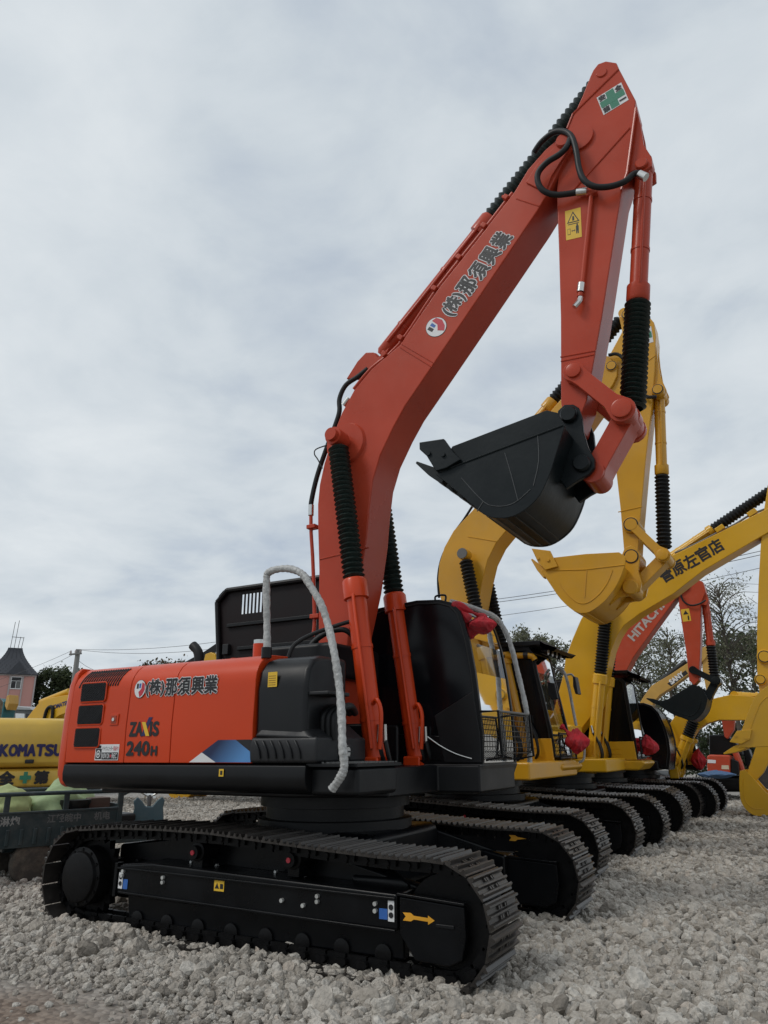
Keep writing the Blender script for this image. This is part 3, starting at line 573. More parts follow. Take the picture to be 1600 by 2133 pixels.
box('engine_block', (-0.1, -0.15, 2.60), (0.9, 1.0, 0.36), BLACKM, H, 0.05)
# ---- boom
HW = 0.25
up = [(-0.08,2.34),(-0.10,3.05),(-0.11,3.66),(-0.14,4.17),(-0.15,4.46),(-0.13,4.71),(-0.07,4.97),(0.04,5.29),(0.17,5.58),(0.34,5.84),(0.59,6.06),(0.97,6.27),(1.51,6.89),(2.05,7.40),(2.49,7.83),(2.67,8.07),(2.89,8.25),(3.06,8.34)]
tipc = [(3.14,8.32),(3.20,8.23),(3.20,8.14),(3.12,8.05),(2.99,7.84)]
lo = [(2.86,7.62),(2.73,7.45),(2.00,6.59),(1.22,5.68),(1.03,5.46),(0.87,5.22),(0.70,4.92),(0.60,4.63),(0.55,4.29),(0.52,3.96),(0.43,3.42),(0.30,2.91),(0.20,2.16),(0.15,1.87)]
foot = [(0.26, 1.70), (0.14, 1.66), (0.03, 1.72), (-0.06, 1.95)]
BOOM = up + tipc + lo + foot
boom = prism('boom', BOOM, -HW, HW, ORBOOM, H, 0.014)
# seams and doubler plates on the near side
def seam(name, pts, y, m, parent, r=0.008): return MB().tube([(x, y, z) for x, z in pts], r, 6, 1).obj(name, m, parent, smooth=True)
seam('weld_seam', [(0.98,6.23),(1.38,5.86)], -HW - 0.001, ORBOOM, boom); seam('weld_seam', [(1.00,6.27),(1.41,5.90)], -HW - 0.001, ORBOOM, boom)
seam('weld_seam', [(-0.10,3.79),(0.55,3.84)], -HW - 0.001, ORBOOM, boom); seam('weld_seam', [(2.51,7.72),(2.76,7.51)], -HW - 0.001, ORBOOM, boom)
seam('weld_seam', [(-0.08,2.46),(0.19,2.48)], -HW - 0.001, ORBOOM, boom)
plate = [(2.64,7.88),(2.79,8.07),(3.05,8.25),(3.19,8.21),(3.17,8.12),(2.94,7.84),(2.85,7.65)]
MB().prism(plate, -HW - 0.025, -HW + 0.002).obj('tip_doubler', ORBOOM, boom, 0.008); MB().prism(plate, HW - 0.002, HW + 0.025).obj('tip_doubler', ORBOOM, boom, 0.008)
pc_ = [(0.24,5.15)][0]
for s in (-1, 1):
    MB().lathe((pc_[0], s * HW, pc_[1]), (pc_[0], s * (HW + 0.04), pc_[1]), [(0, 0.27), (1, 0.25)], 28).obj('pivot_doubler', ORBOOM, boom, smooth=True)
MB().lathe((pc_[0], -0.60, pc_[1]), (pc_[0], 0.60, pc_[1]), [(0, 0.075), (1, 0.075)], 20).obj('boom_pin', ORBOOM, boom, smooth=True)
tp = [(3.11,8.24)][0]
pin('tip_pin', tp[0], tp[1], -HW - 0.06, HW + 0.06, 0.09, ORBOOM, boom)
# arm cylinder bracket on the back of the boom
MB().prism([(0.17,6.08),(0.33,6.28),(0.45,6.37),(0.56,6.34),(0.62,6.25),(0.79,6.35),(0.55,5.98)], -0.16, -0.11).obj('cylinder_bracket', ORBOOM, boom, 0.01)
MB().prism([(0.17,6.08),(0.33,6.28),(0.45,6.37),(0.56,6.34),(0.62,6.25),(0.79,6.35),(0.55,5.98)], 0.11, 0.16).obj('cylinder_bracket', ORBOOM, boom, 0.01)
# oil pipes along the back of the boom with clamps
def offs(P, d):
    Q = []
    for i, p in enumerate(P):
        a = P[max(i - 1, 0)]; b = P[min(i + 1, len(P) - 1)]; t = Vector((b[0] - a[0], b[1] - a[1])).normalized(); Q.append((p[0] - t.y * d, p[1] + t.x * d))
    return Q
pth = up[9:15]
for y, d in ((-0.20, 0.05), (-0.10, 0.05), (0.2, 0.05)):
    MB().tube([(x, y, z) for x, z in offs(pth, d)], 0.024, 8, 3).obj('oil_pipe', ORBOOM, boom, smooth=True)
for i, t in ((1, .5), (2, 0.1), (2, .95), (3, 0.55), (4, 0.2), (4, .85)):
    a, b_ = pth[i], pth[min(i + 1, 5)]; x = a[0] + (b_[0] - a[0]) * t; z = a[1] + (b_[1] - a[1]) * t; ang = math.atan2(b_[1] - a[1], b_[0] - a[0])
    box('pipe_clamp', (x - math.sin(ang) * 0.06, -0.15, z + math.cos(ang) * 0.06), (0.06, 0.22, 0.07), ORBOOM, boom, 0.01, Matrix.Rotation(-ang, 3, 'Y'))
    cyl('clamp_bolt', (x - math.sin(ang) * 0.09, -0.22, z + math.cos(ang) * 0.09), (x - math.sin(ang) * 0.125, -0.22, z + math.cos(ang) * 0.125), 0.018, ORBOOM, boom, 8)
# black hose bridging from the top pipe down the rear of the boom
MB().tube([(x, -0.18, z) for x, z in [(0.49,6.12),(0.35,6.05),(0.18,5.98),(0.09,5.82),(0.09,5.64),(0.02,5.44),(-0.10,5.16),(-0.22,4.84),(-0.29,4.54),(-0.29,4.38)]], 0.030, 10, 5).obj('boom_hose', RUBBER, boom, smooth=True)
MB().tube([(x, -0.18, z) for x, z in [(-0.29,4.39),(-0.28,4.15),(-0.25,3.86),(-0.22,3.45),(-0.20,3.07),(-0.22,2.93)]], 0.022, 8, 3).obj('oil_pipe', ORBOOM, boom, smooth=True)
for q in [(-0.28,4.22),(-0.20,3.15)]: box('pipe_clamp', (q[0] + 0.02, -0.18, q[1]), (0.12, 0.10, 0.05), ORBOOM, boom, 0.008)
cyl('hose_fitting', (-0.29,-0.18,4.50), (-0.29,-0.18,4.37), 0.034, CHROME, boom, 12)
cyl('hose_fitting', (0.16,-0.20,5.70), (0.24,-0.20,5.78), 0.034, CHROME, boom, 12)
MB().tube([(x, -0.27, z) for x, z in [(0.19,5.20),(0.04,5.19),(-0.17,5.17),(-0.20,5.11),(-0.15,5.03),(-0.08,4.90)]], 0.008, 6, 4).obj('grease_line', RUBBER, boom, smooth=True)
# company name running up the boom
bu = (Vector((2.32,-0.25,7.37)) - Vector((1.43,-0.25,6.36))).normalized(); bv = Vector((-bu.z, 0, bu.x))
YB = -HW - 0.002
emblem(Vector((1.45,-0.25,6.36)) + Vector((0, -0.001, 0)), bu, bv, 0.135, boom, -UY)
q0 = Vector((1.68,-0.25,6.41)); q1 = Vector((2.45,-0.25,7.21)); Ln = (q1 - q0).length; hh = 0.245
for txt, f0, f1 in (('(株)', 0.0, 0.245), ('那', 0.275, 0.435), ('須', 0.465, 0.625), ('興', 0.655, 0.815), ('業', 0.845, 1.0)):
    O = q0 + (q1 - q0) * f0; O.y = YB; outlined(txt, O, bu, bv, hh, boom, Ln * (f1 - f0), fat=0.035)
# ---- boom cylinders
for y in (-0.45, 0.45):
    a = (0.765, y, 1.49); b_ = (pc_[0], y, pc_[1]); ram('boom_cylinder', H, a, b_, 0.105, ORANGE, 0.535, GAITER, bel=0.115, bpitch=0.055, em=ORBOOM)
    box('cylinder_lug', (0.74, y - 0.12, 1.50), (0.20, 0.04, 0.30), ORANGE, H, 0.02); box('cylinder_lug', (0.74, y + 0.12, 1.50), (0.20, 0.04, 0.30), ORANGE, H, 0.02)
    MB().tube([(0.86, y - 0.13, 1.72), (0.88, y - 0.13, 2.05), (0.83, y - 0.12, 2.18), (0.76, y - 0.07, 2.15)], 0.022, 8, 4).obj('oil_pipe', ORANGE, H, smooth=True)
    cyl('hose_fitting', (0.80, y - 0.05, 1.78), (0.82, y - 0.06, 1.95), 0.022, CHROME, H, 10); cyl('hose_fitting', (0.88, y - 0.05, 1.78), (0.88, y - 0.06, 1.95), 0.022, CHROME, H, 10)
    for k in (0, 1): MB().tube([(0.80 + k * 0.08, y - 0.05, 1.80), (0.84 + k * 0.07, y - 0.02, 1.62), (0.82 + k * 0.05, y + 0.14, 1.45), (0.60, y + 0.25, 1.42)], 0.024, 8, 5).obj('cylinder_hose', RUBBER, H, smooth=True)
box('boom_foot_bracket', (0.28, -0.33, 1.72), (0.62, 0.06, 0.50), BLACKM, H, 0.04); box('boom_foot_bracket', (0.28, 0.33, 1.72), (0.62, 0.06, 0.50), BLACKM, H, 0.04)
# ---- arm
AHW = 0.2
AR = [(3.66,9.20),(3.57,9.21),(3.51,9.15),(3.47,9.08),(3.35,8.83),(3.15,8.47),(3.04,8.09),(2.96,7.69),(2.92,6.90),(2.87,6.06),(2.79,5.07),(2.81,4.83),(2.87,4.76),(2.95,4.78),(2.99,4.91),(3.05,5.03),(3.29,5.93),(3.64,7.37),(3.72,7.57),(3.88,8.31),(3.91,8.48),(3.79,9.00),(3.77,9.11)]
arm = prism('arm', AR, -AHW, AHW, ORBOOM, H, 0.014)
brk = [(3.90,8.52),(3.92,8.17),(3.92,7.90),(3.98,7.70),(3.97,7.59),(3.88,7.56),(3.79,7.62),(3.71,7.61),(3.70,7.82)]
for s in (-1, 1): MB().prism(brk, min(s * 0.10, s * 0.15), max(s * 0.10, s * 0.15)).obj('cylinder_bracket', ORBOOM, arm, 0.008)
seam('weld_seam', [(3.23,8.64),(3.78,9.00)], -AHW - 0.002, ORBOOM, arm, 0.012); seam('weld_seam', [(3.15,8.47),(3.23,8.64)], -AHW - 0.002, ORBOOM, arm, 0.012)
seam('weld_seam', [(3.15,7.60),(3.81,8.14)], -AHW - 0.002, ORBOOM, arm, 0.012); seam('weld_seam', [(3.90,8.37),(3.72,7.57),(3.64,7.38)], -AHW - 0.002, ORBOOM, arm, 0.014)
seam('weld_seam', [(2.83,5.59),(3.19,5.56)], -AHW - 0.001, ORBOOM, arm); seam('weld_seam', [(2.83,5.54),(3.17,5.52)], -AHW - 0.001, ORBOOM, arm)
ap = [(3.60,9.05)][0]; pin('arm_cylinder_pin', ap[0], ap[1], -AHW - 0.015, AHW + 0.015, 0.062, ORBOOM, arm)
bp_ = [(3.87,7.65)][0]; pin('bucket_cylinder_pin', bp_[0], bp_[1], -0.19, 0.19, 0.065, ORBOOM, arm)
jp = [(3.26,8.27)][0]; MB().lathe((jp[0], -AHW - 0.03, jp[1]), (jp[0], AHW + 0.03, jp[1]), [(0, 0.17), (1, 0.17)], 28).obj('pivot_boss', ORBOOM, arm, smooth=True)
# leading plate keeps the plain arm paint; it looks paler by reflecting the sky
# safety-first sticker
su = Vector((3.80,-0.20,8.62)) - Vector((3.55,-0.20,8.55)); sv = Vector((3.51,-0.20,8.73)) - Vector((3.56,-0.20,8.45)); so = Vector((3.56,-0.20,8.45)); so.y = -AHW
su = Vector((3.84,-0.20,8.52)) - Vector((3.56,-0.20,8.45)); su.y = 0; sv.y = 0
sf = decal('safety_sticker', rect(so, su, sv, su.length, sv.length), STK_W, arm, -UY)
w_, h_ = su.length, sv.length; e1 = su.normalized(); e2 = sv.normalized()
def rr(a, b, c_, d, m, th=0.0045, nm='sticker_cross'): return decal(nm, rect(so + e1 * a * w_ + e2 * b * h_, e1, e2, c_ * w_, d * h_), m, sf, -UY, th)
rr(0.34, 0.03, 0.32, 0.94, STK_G); rr(0.03, 0.34, 0.94, 0.32, STK_G, 0.0052)
for ch, a, b in (('安', 0.05, 0.70), ('全', 0.70, 0.70), ('第', 0.05, 0.05), ('一', 0.70, 0.16)):
    lettering('lettering', ch, so + e1 * a * w_ + e2 * b * h_, e1, e2, (0.25 if ch != '一' else 0.04) * h_, INK, sf, width=0.25 * w_, th=0.0095, bold=0.004)
# yellow keep-clear sticker
ko = Vector((3.01,-0.20,6.98)); ku = Vector((3.18,-0.20,6.96)) - ko; kv = Vector((3.03,-0.20,7.36)) - ko
for q in (ko, ku, kv): q.y = 0
ko.y = -AHW; ku = Vector((ku.x, 0, ku.z)); ks = decal('warning_sticker', [ko, ko + ku, ko + ku + kv, ko + kv], STK_Y, arm, -UY)
def kp(a, b): return ko + ku * a + kv * b
tri = decal('warning_triangle', [kp(0.10, 0.55), kp(0.90, 0.55), kp(0.5, 0.93)], INK, ks, -UY, 0.004); decal('triangle_field', [kp(0.20, 0.58), kp(0.80, 0.58), kp(0.5, 0.86)], STK_Y, tri, -UY, 0.0052); decal('triangle_mark', [kp(0.44, 0.61), kp(0.58, 0.61), kp(0.56, 0.76), kp(0.46, 0.76)], INK, tri, -UY, 0.0062)
decal('warning_text', [kp(0.15, 0.49), kp(0.85, 0.49), kp(0.85, 0.515), kp(0.15, 0.515)], INK, ks, -UY, 0.004)
man = [(0.66, 0.15), (0.72, 0.15), (0.74, 0.28), (0.76, 0.15), (0.82, 0.15), (0.83, 0.40), (0.79, 0.42), (0.78, 0.48), (0.70, 0.48), (0.69, 0.42), (0.65, 0.40)]
decal('man_symbol', [kp(a, b) for a, b in man], INK, ks, -UY, 0.004)
decal('distance_arrow', [kp(0.36, 0.27), kp(0.42, 0.23), kp(0.42, 0.26), kp(0.55, 0.26), kp(0.55, 0.23), kp(0.61, 0.27), kp(0.55, 0.31), kp(0.55, 0.28), kp(0.42, 0.28), kp(0.42, 0.31)], INK, ks, -UY, 0.004)
bx_ = decal('machine_symbol', [kp(0.12, 0.16), kp(0.30, 0.16), kp(0.30, 0.36), kp(0.12, 0.36)], INK, ks, -UY, 0.004); decal('symbol_field', [kp(0.14, 0.175), kp(0.28, 0.175), kp(0.28, 0.345), kp(0.14, 0.345)], STK_Y, bx_, -UY, 0.005)
# hoses at the arm joint
MB().tube([(2.75,-0.22,8.30), (2.86,-0.26,8.37), (3.02,-0.30,8.39), (3.15,-0.32,8.31), (3.22,-0.34,8.17), (3.25,-0.36,7.94), (3.26,-0.36,7.70), (3.30,-0.36,7.53), (3.40,-0.34,7.42), (3.54,-0.30,7.39), (3.69,-0.27,7.41), (3.79,-0.24,7.49), (3.85,-0.22,7.48)], 0.034, 10, 6).obj('arm_hose', RUBBER, arm, smooth=True)
MB().tube([(3.20,-0.30,8.25), (3.16,-0.36,8.07), (3.07,-0.38,7.98), (2.93,-0.38,7.94), (2.82,-0.37,7.86), (2.80,-0.36,7.74), (2.85,-0.34,7.61), (2.98,-0.30,7.53), (3.19,-0.26,7.50)], 0.034, 10, 6).obj('arm_hose', RUBBER, arm, smooth=True)
cyl('hose_fitting', (3.19,-0.26,7.50), (3.30,-0.26,7.47), 0.042, CHROME, arm, 12); cyl('hose_fitting', (3.84,-0.22,7.48), (3.90,-0.22,7.41), 0.045, CHROME, arm, 12)
MB().tube([(3.30,-0.24,7.48), (3.33,-0.24,7.43), (3.32,-0.24,7.34), (3.14,-0.24,6.37)], 0.024, 8, 3).obj('oil_pipe', ORBOOM, arm, smooth=True)
box('pipe_clamp', (3.34,-0.22,7.44), (0.12, 0.10, 0.06), ORBOOM, arm); cyl('pipe_fitting', (3.13,-0.24,6.36), (3.11,-0.24,6.26), 0.04, CHROME, arm, 12)
cyl('pipe_coupling', (3.11,-0.24,6.25), (3.10,-0.24,6.21), 0.03, ORBOOM, arm, 12)
MB().tube([(3.11,-0.25,6.19), (3.09,-0.26,6.14), (3.04,-0.28,6.08)], 0.028, 8, 4).obj('pipe_elbow', CHROME, arm, smooth=True)
# bucket cylinder, links
ram('bucket_cylinder', H, ([(3.88,7.74)][0][0], 0, [(3.88,7.74)][0][1]), ([(3.43,4.82)][0][0], 0, [(3.43,4.82)][0][1]), 0.092, ORBOOM, 0.56, GAITER, bel=0.125, bpitch=0.05)
la = [(2.97,5.34)][0]; lb = [(3.39,4.81)][0]
def link_plate(a, b, ra, rb, w, y0, y1, name, m, parent):
    a = Vector(a); b = Vector(b); d = (b - a); L_ = d.length; d.normalize(); n = Vector((-d.y, d.x)); an = math.degrees(math.atan2(d.y, d.x))
    P = arc(a.x, a.y, ra, an + 60, an + 300, 10) + [tuple(a + d * ra * 1.2 - n * w), tuple(b - d * rb * 1.2 - n * w)] + arc(b.x, b.y, rb, an - 120, an + 120, 10) + [tuple(b - d * rb * 1.2 + n * w), tuple(a + d * ra * 1.2 + n * w)]
    return MB().prism(P, y0, y1).obj(name, m, parent, 0.008)
lk = None
for s in (-1, 1):
    o = link_plate(la, lb, 0.11, 0.13, 0.085, min(s * 0.22, s * 0.30), max(s * 0.22, s * 0.30), 'guide_link', ORBOOM, H); pin('link_pin', la[0], la[1], min(s * .2, s * .33), max(s * .2, s * .33), 0.075, ORBOOM, o); pin('link_pin', lb[0], lb[1], min(s * .2, s * .34), max(s * .2, s * .34), 0.095, ORBOOM, o)
MB().lathe((lb[0], -0.21, lb[1]), (lb[0], 0.21, lb[1]), [(0, 0.12), (0.3, 0.12), (0.31, 0.105), (0.69, 0.105), (0.7, 0.12), (1, 0.12)], 24).obj('link_tube', ORBOOM, H, smooth=True)
b2 = [(3.03,4.28)][0]
hl_ = link_plate(lb, b2, 0.12, 0.12, 0.10, -0.17, 0.17, 'bucket_link', ORBOOM, H)
MB().lathe((b2[0], -0.2, b2[1]), (b2[0], 0.2, b2[1]), [(0, 0.115), (1, 0.115)], 24).obj('link_boss', ORBOOM, hl_, smooth=True)
# ---- bucket
BS = [(1.75,4.66),(1.64,4.50),(1.56,4.39),(1.74,4.21),(1.93,4.01),(2.07,3.87),(2.21,3.82),(2.35,3.82),(2.49,3.88),(2.61,3.98),(2.71,4.15),(2.78,4.32),(2.90,4.62),(2.84,4.77),(2.74,4.82)]
EAR = [(2.74,4.85),(2.77,4.96),(2.84,5.01),(2.93,4.99),(2.98,4.94),(3.00,4.84),(3.00,4.68),(3.03,4.50),(3.08,4.37),(3.07,4.28),(3.01,4.22),(2.90,4.18),(2.78,4.12),(2.72,4.23),(2.76,4.58)]
CUT = [(1.39,4.77),(1.67,4.75),(1.77,4.58),(1.85,4.48),(1.69,4.42),(1.57,4.41),(1.47,4.60),(1.39,4.69)]
t0_, t1_ = [(1.23,4.69),(1.53,4.45)]
bk = bucket(H, 0, BS, 0.6, BUCKET, 2, 12, 5, 0.32, EAR, CUT, straps=False, tdir=(t0_[0] - t1_[0], t0_[1] - t1_[1]))
e_ = [(2.88,4.88),(2.96,4.34)]
for (x, z) in e_:
    pin('bucket_pin', x, z, -0.33, 0.33, 0.085, BUCKET, bk)
sl = [(1.59,4.41),(2.89,4.63)]
MB().tube([(x, -0.606, z) for x, z in sl], 0.010, 6, 1).obj('plate_seam', BUCKET, bk, smooth=True)
for P in ([(1.83,4.30),(2.05,4.01),(2.18,3.94),(2.30,3.93),(2.40,3.96),(2.53,4.05)], [(2.30,4.47),(2.35,4.23),(2.40,3.96)], [(2.64,4.60),(2.63,4.32),(2.56,4.08)], [(2.05,4.01),(1.98,3.92)]):
    MB().tube([(x, -0.606, z) for x, z in P], 0.005, 6, 3).obj('plate_seam', SEAMG, bk, smooth=True)
# arm cylinder along the back of the boom
ac = [(0.50,6.27)][0]; ad = [(3.58,9.18)][0]
ram('arm_cylinder', H, (ac[0], 0, ac[1]), (ad[0], 0, ad[1]), 0.10, ORBOOM, 0.525, GAITER, bel=0.118, bpitch=0.075)
# ---- cab
CY0, CY1 = 0.42, 1.46
def cab(root, y0, y1, side, front, m, gm, fgm, base=None, beams=True, frame=0.05):
    # side: outline (x, z) starting rear-bottom, going up and forward; front: indices of the run that is the windscreen
    cx = sum(p[0] for p in side) / len(side); cz = sum(p[1] for p in side) / len(side); n = len(side)
    inn = [(cx + (x - cx) * 0.90, cz + (z - cz) * 0.93) for x, z in side]
    ca = None
    for ya, yb in ((y0, y0 + frame), (y1 - frame, y1)):
        vs = [(x, y, z) for y in (ya, yb) for ring in (side, inn) for x, z in ring]; fs = []
        for i in range(n):
            j = (i + 1) % n; fs += [(i, j, n + j, n + i), (2 * n + i, 3 * n + i, 3 * n + j, 2 * n + j), (i, 2 * n + i, 2 * n + j, j), (n + i, n + j, 3 * n + j, 3 * n + i)]
        o = MB().add(vs, fs).obj('side_frame' if ca else 'cab', m, ca or root, 0.006); ca = ca or o
    roof = [i for i in range(n)]
    for i in range(n):
        j = (i + 1) % n
        a, e = side[i], side[j]; d = Vector((e[0] - a[0], e[1] - a[1])).normalized(); nn = Vector((d.y, -d.x))
        if nn.dot(Vector((cx - a[0], cz - a[1]))) < 0: nn = -nn
        nn = nn * 0.03
        P = [(a[0], a[1]), (e[0], e[1]), (e[0] + nn.x, e[1] + nn.y), (a[0] + nn.x, a[1] + nn.y)]
        if i in front: continue
        MB().prism(P, y0 + frame, y1 - frame).obj('cab_panel', m, ca)
    for ya, wm in ((y0 + 0.018, gm), (y1 - 0.018, fgm)):
        MB().prism(inn, ya - 0.004, ya + 0.004).obj('side_window', wm, ca)
    P = [side[i] for i in front] + [side[(front[-1] + 1) % n]]
    W = MB()
    for i in range(len(P) - 1):
        a, e = P[i], P[i + 1]; W.add([(a[0] - 0.012, y0 + frame, a[1]), (e[0] - 0.012, y0 + frame, e[1]), (e[0] - 0.012, y1 - frame, e[1]), (a[0] - 0.012, y1 - frame, a[1])], [(0, 1, 2, 3)])
    W.obj('windscreen', fgm, ca)
    MB().tube([(x, y0 + 0.006, z) for x, z in inn[1:] ], 0.012, 6, 1).obj('door_seal', RUBBER, ca, smooth=True)
    return ca
CS = [(-0.05, 1.58), (-0.05, 3.05), (0.05, 3.24), (0.3, 3.30)] + [(0.79,3.34),(1.08,3.32),(1.23,3.27),(1.32,3.17),(1.37,3.02),(1.42,2.83),(1.47,2.50),(1.50,2.17),(1.52,1.86),(1.51,1.55)]
cb_ = cab(H, CY0, CY1, CS, list(range(7, len(CS) - 1)), BLACK, DGLASS, GLASS)
# solid lower door panel, pillar, seat, guard on the front
MB().prism([(-0.02, 1.60), (1.48, 1.60), (1.47, 1.80), (0.95, 1.86), (-0.02, 1.9)], CY0 - 0.006, CY0 + 0.03).obj('door_panel', BLACK, cb_, 0.01)
MB().prism([(0.98,2.06),(1.44,2.30),(1.50,1.86),(1.50,1.58),(1.08,1.58)], CY0 - 0.012, CY0 + 0.02).obj('corner_panel', BLACKM, cb_, 0.01)
MB().tube([(x, CY0 - 0.02, z) for x, z in [(0.82,1.90),(1.03,1.76),(1.22,1.67),(1.40,1.62)]], 0.008, 6, 4).obj('door_trim', CHROME, cb_, smooth=True)
MB().prism([(0.35, 1.62), (0.95, 1.62), (0.98, 1.85), (0.35, 1.85)], 0.75, 1.22).obj('seat_base', SEAT, cb_, 0.05)
MB().prism([(0.30, 1.80), (0.45, 1.80), (0.36, 2.45), (0.22, 2.45)], 0.74, 1.23).obj('seat_back', SEAT, cb_, 0.05)
box('seat_headrest', (0.26, 0.985, 2.56), (0.10, 0.28, 0.18), SEAT, cb_, 0.03)
for y in (0.66, 1.31): box('control_console', (0.8, y, 1.98), (0.5, 0.14, 0.16), PLAST, cb_, 0.03); cyl('joystick', (0.98, y, 2.05), (1.0, y, 2.22), 0.022, RUBBER, cb_, 10)
gx0, gx1 = 1.56, 1.72
gd = MB()
for k in range(21):
    y = CY0 + 0.02 + k * 0.05; gd.tube([(gx0 + 0.03, y, 1.60), (gx1 - 0.02, y, 1.70), (gx1 - 0.03, y, 2.08)], 0.005, 5, 1)
for k in range(9):
    z = 1.62 + k * 0.055; x = gx0 + 0.05 if k == 0 else gx1 - 0.022; gd.tube([(x, CY0 + 0.02, z), (x, CY1 - 0.02, z)], 0.005, 5, 1)
g_ = gd.obj('windscreen_guard', BLACK, cb_)
MB().tube([(gx1 - 0.03, CY0 + 0.02, 2.09), (gx1 - 0.03, CY1 - 0.02, 2.09)], 0.014, 8, 1).obj('guard_rail', GREY, g_, smooth=True)
for y in (CY0 + 0.02, CY1 - 0.02): MB().tube([(gx0 - 0.02, y, 1.61), (gx1, y, 1.64), (gx1 - 0.02, y, 2.09), (gx0 - 0.06, y, 2.09)], 0.014, 8, 1).obj('guard_rail', BLACK, g_, smooth=True)
MB().tube([(x, 1.5, z) for x, z in [(1.13,3.34),(1.23,3.32),(1.33,3.26),(1.44,3.10),(1.52,2.86),(1.58,2.55),(1.63,2.28),(1.66,2.03),(1.66,1.77),(1.65,1.57)]], lambda t: 0.030 + 0.002 * math.sin(t * 240) + 0.002 * math.sin(t * 57), 12, 14).obj('wrapped_handrail', WRAP, cb_, smooth=True)
tube('roof_hook', [(0.95, 0.6, 3.33), (0.95, 0.6, 3.40), (1.07, 0.6, 3.40), (1.07, 0.6, 3.33)], 0.012, BLACK, cb_)
MB().tube([(1.18, 0.5, 3.30), (1.33, 0.75, 3.26), (1.42, 1.10, 3.22), (1.40, 1.40, 3.2)], 0.03, 8, 3).obj('wrapped_visor_bar', WRAP, cb_, smooth=True)
MB().prism([(-0.05, 1.28), (1.40, 1.28), (1.52, 1.57), (-0.05, 1.57)], CY0 - 0.02, CY1 + 0.02).obj('cab_plinth', mat('dark_grey_plinth', (0.028, 0.028, 0.028), 0.45), H, 0.02)
# ================================================================== the row of machines behind
ROWG = 'excavators parked side by side'
def red_bundle(loc, size, label, seed, strap=None, loop=None):
    # gathered cloth bag tied round a mirror or lamp: a drooping crumpled lump with pleats
    bm = bmesh.new(); bmesh.ops.create_icosphere(bm, subdivisions=5, radius=1); so_ = Vector((seed * 3.1, seed * 1.7, seed * 0.9))
    for v in bm.verts:
        c = v.co.normalized(); a = math.atan2(c.y, c.x)
        q = Vector((c.x * 1.4, c.y * 1.4, c.z * 0.8)) + so_
        fold = 1 - abs(noise.noise(q * 1.6)) * 2.0; fine = 1 - abs(noise.noise(q * 4.2)) * 2.0
        k = 0.94 + 0.13 * fold + 0.055 * fine + 0.05 * math.sin(9 * a + 3 * fold) * max(0, c.z)
        big = noise.noise(q * 0.75); k *= 1 + 0.30 * big
        nk = 1.0 if c.z < 0.0 else 1 - c.z * 0.62
        v.co = Vector((c.x * k * nk * size[0], c.y * k * nk * size[1], c.z * (0.9 + 0.15 * fold) * (1 + 0.22 * noise.noise(q * 0.9 + Vector((5, 0, 0)))) * size[2]))
    me = bpy.data.meshes.new('cloth_bag'); bm.to_mesh(me); bm.free(); me.materials.append(REDCLOTH)
    me.polygons.foreach_set('use_smooth', [True] * len(me.polygons))
    o = bpy.data.objects.new('cloth_bag', me); C.objects.link(o); o.location = loc; tag(o, label, 'bag', 'red cloth bags tied to cabs')
    if strap:
        b = MB()
        for pts in strap: b.tube([Vector(q) - Vector(loc) for q in pts], lambda t: 0.035 + 0.02 * math.sin(9 * t), 7, 4)
        b.obj('tie_strap', REDCLOTH, o, smooth=True)
    return o
red_bundle((1.46, 0.72, 3.05), (0.15, 0.20, 0.10), 'red cloth bag hanging from the top of the dark cab', 1, [[(1.22, 0.46, 3.27), (1.30, 0.48, 3.18), (1.38, 0.55, 3.08)], [(1.24, 0.46, 3.26), (1.40, 0.62, 3.17), (1.47, 0.8, 3.12)]])
def upper(root, c, dx, m, cw=True, low=1.25):
    box('turntable_deck', (-0.45 + dx, c, 1.42), (3.6, 2.5, 0.24), m, root, 0.03)
    bd = box('engine_cowl', (-1.15 + dx, c - 0.05, 2.02), (2.5, 2.65, 0.96), m, root, 0.10)
    box('tool_box', (0.45 + dx, c - 1.0, 1.85), (0.7, 0.75, 0.62), m, root, 0.05)
    for k in range(9): box('louvre_slot', (-1.9 + dx + k * 0.07, c - 1.378, 2.1), (0.03, 0.01, 0.4), INK, bd, 0.0)
    if cw: counterweight(root, c, m, dx=dx)
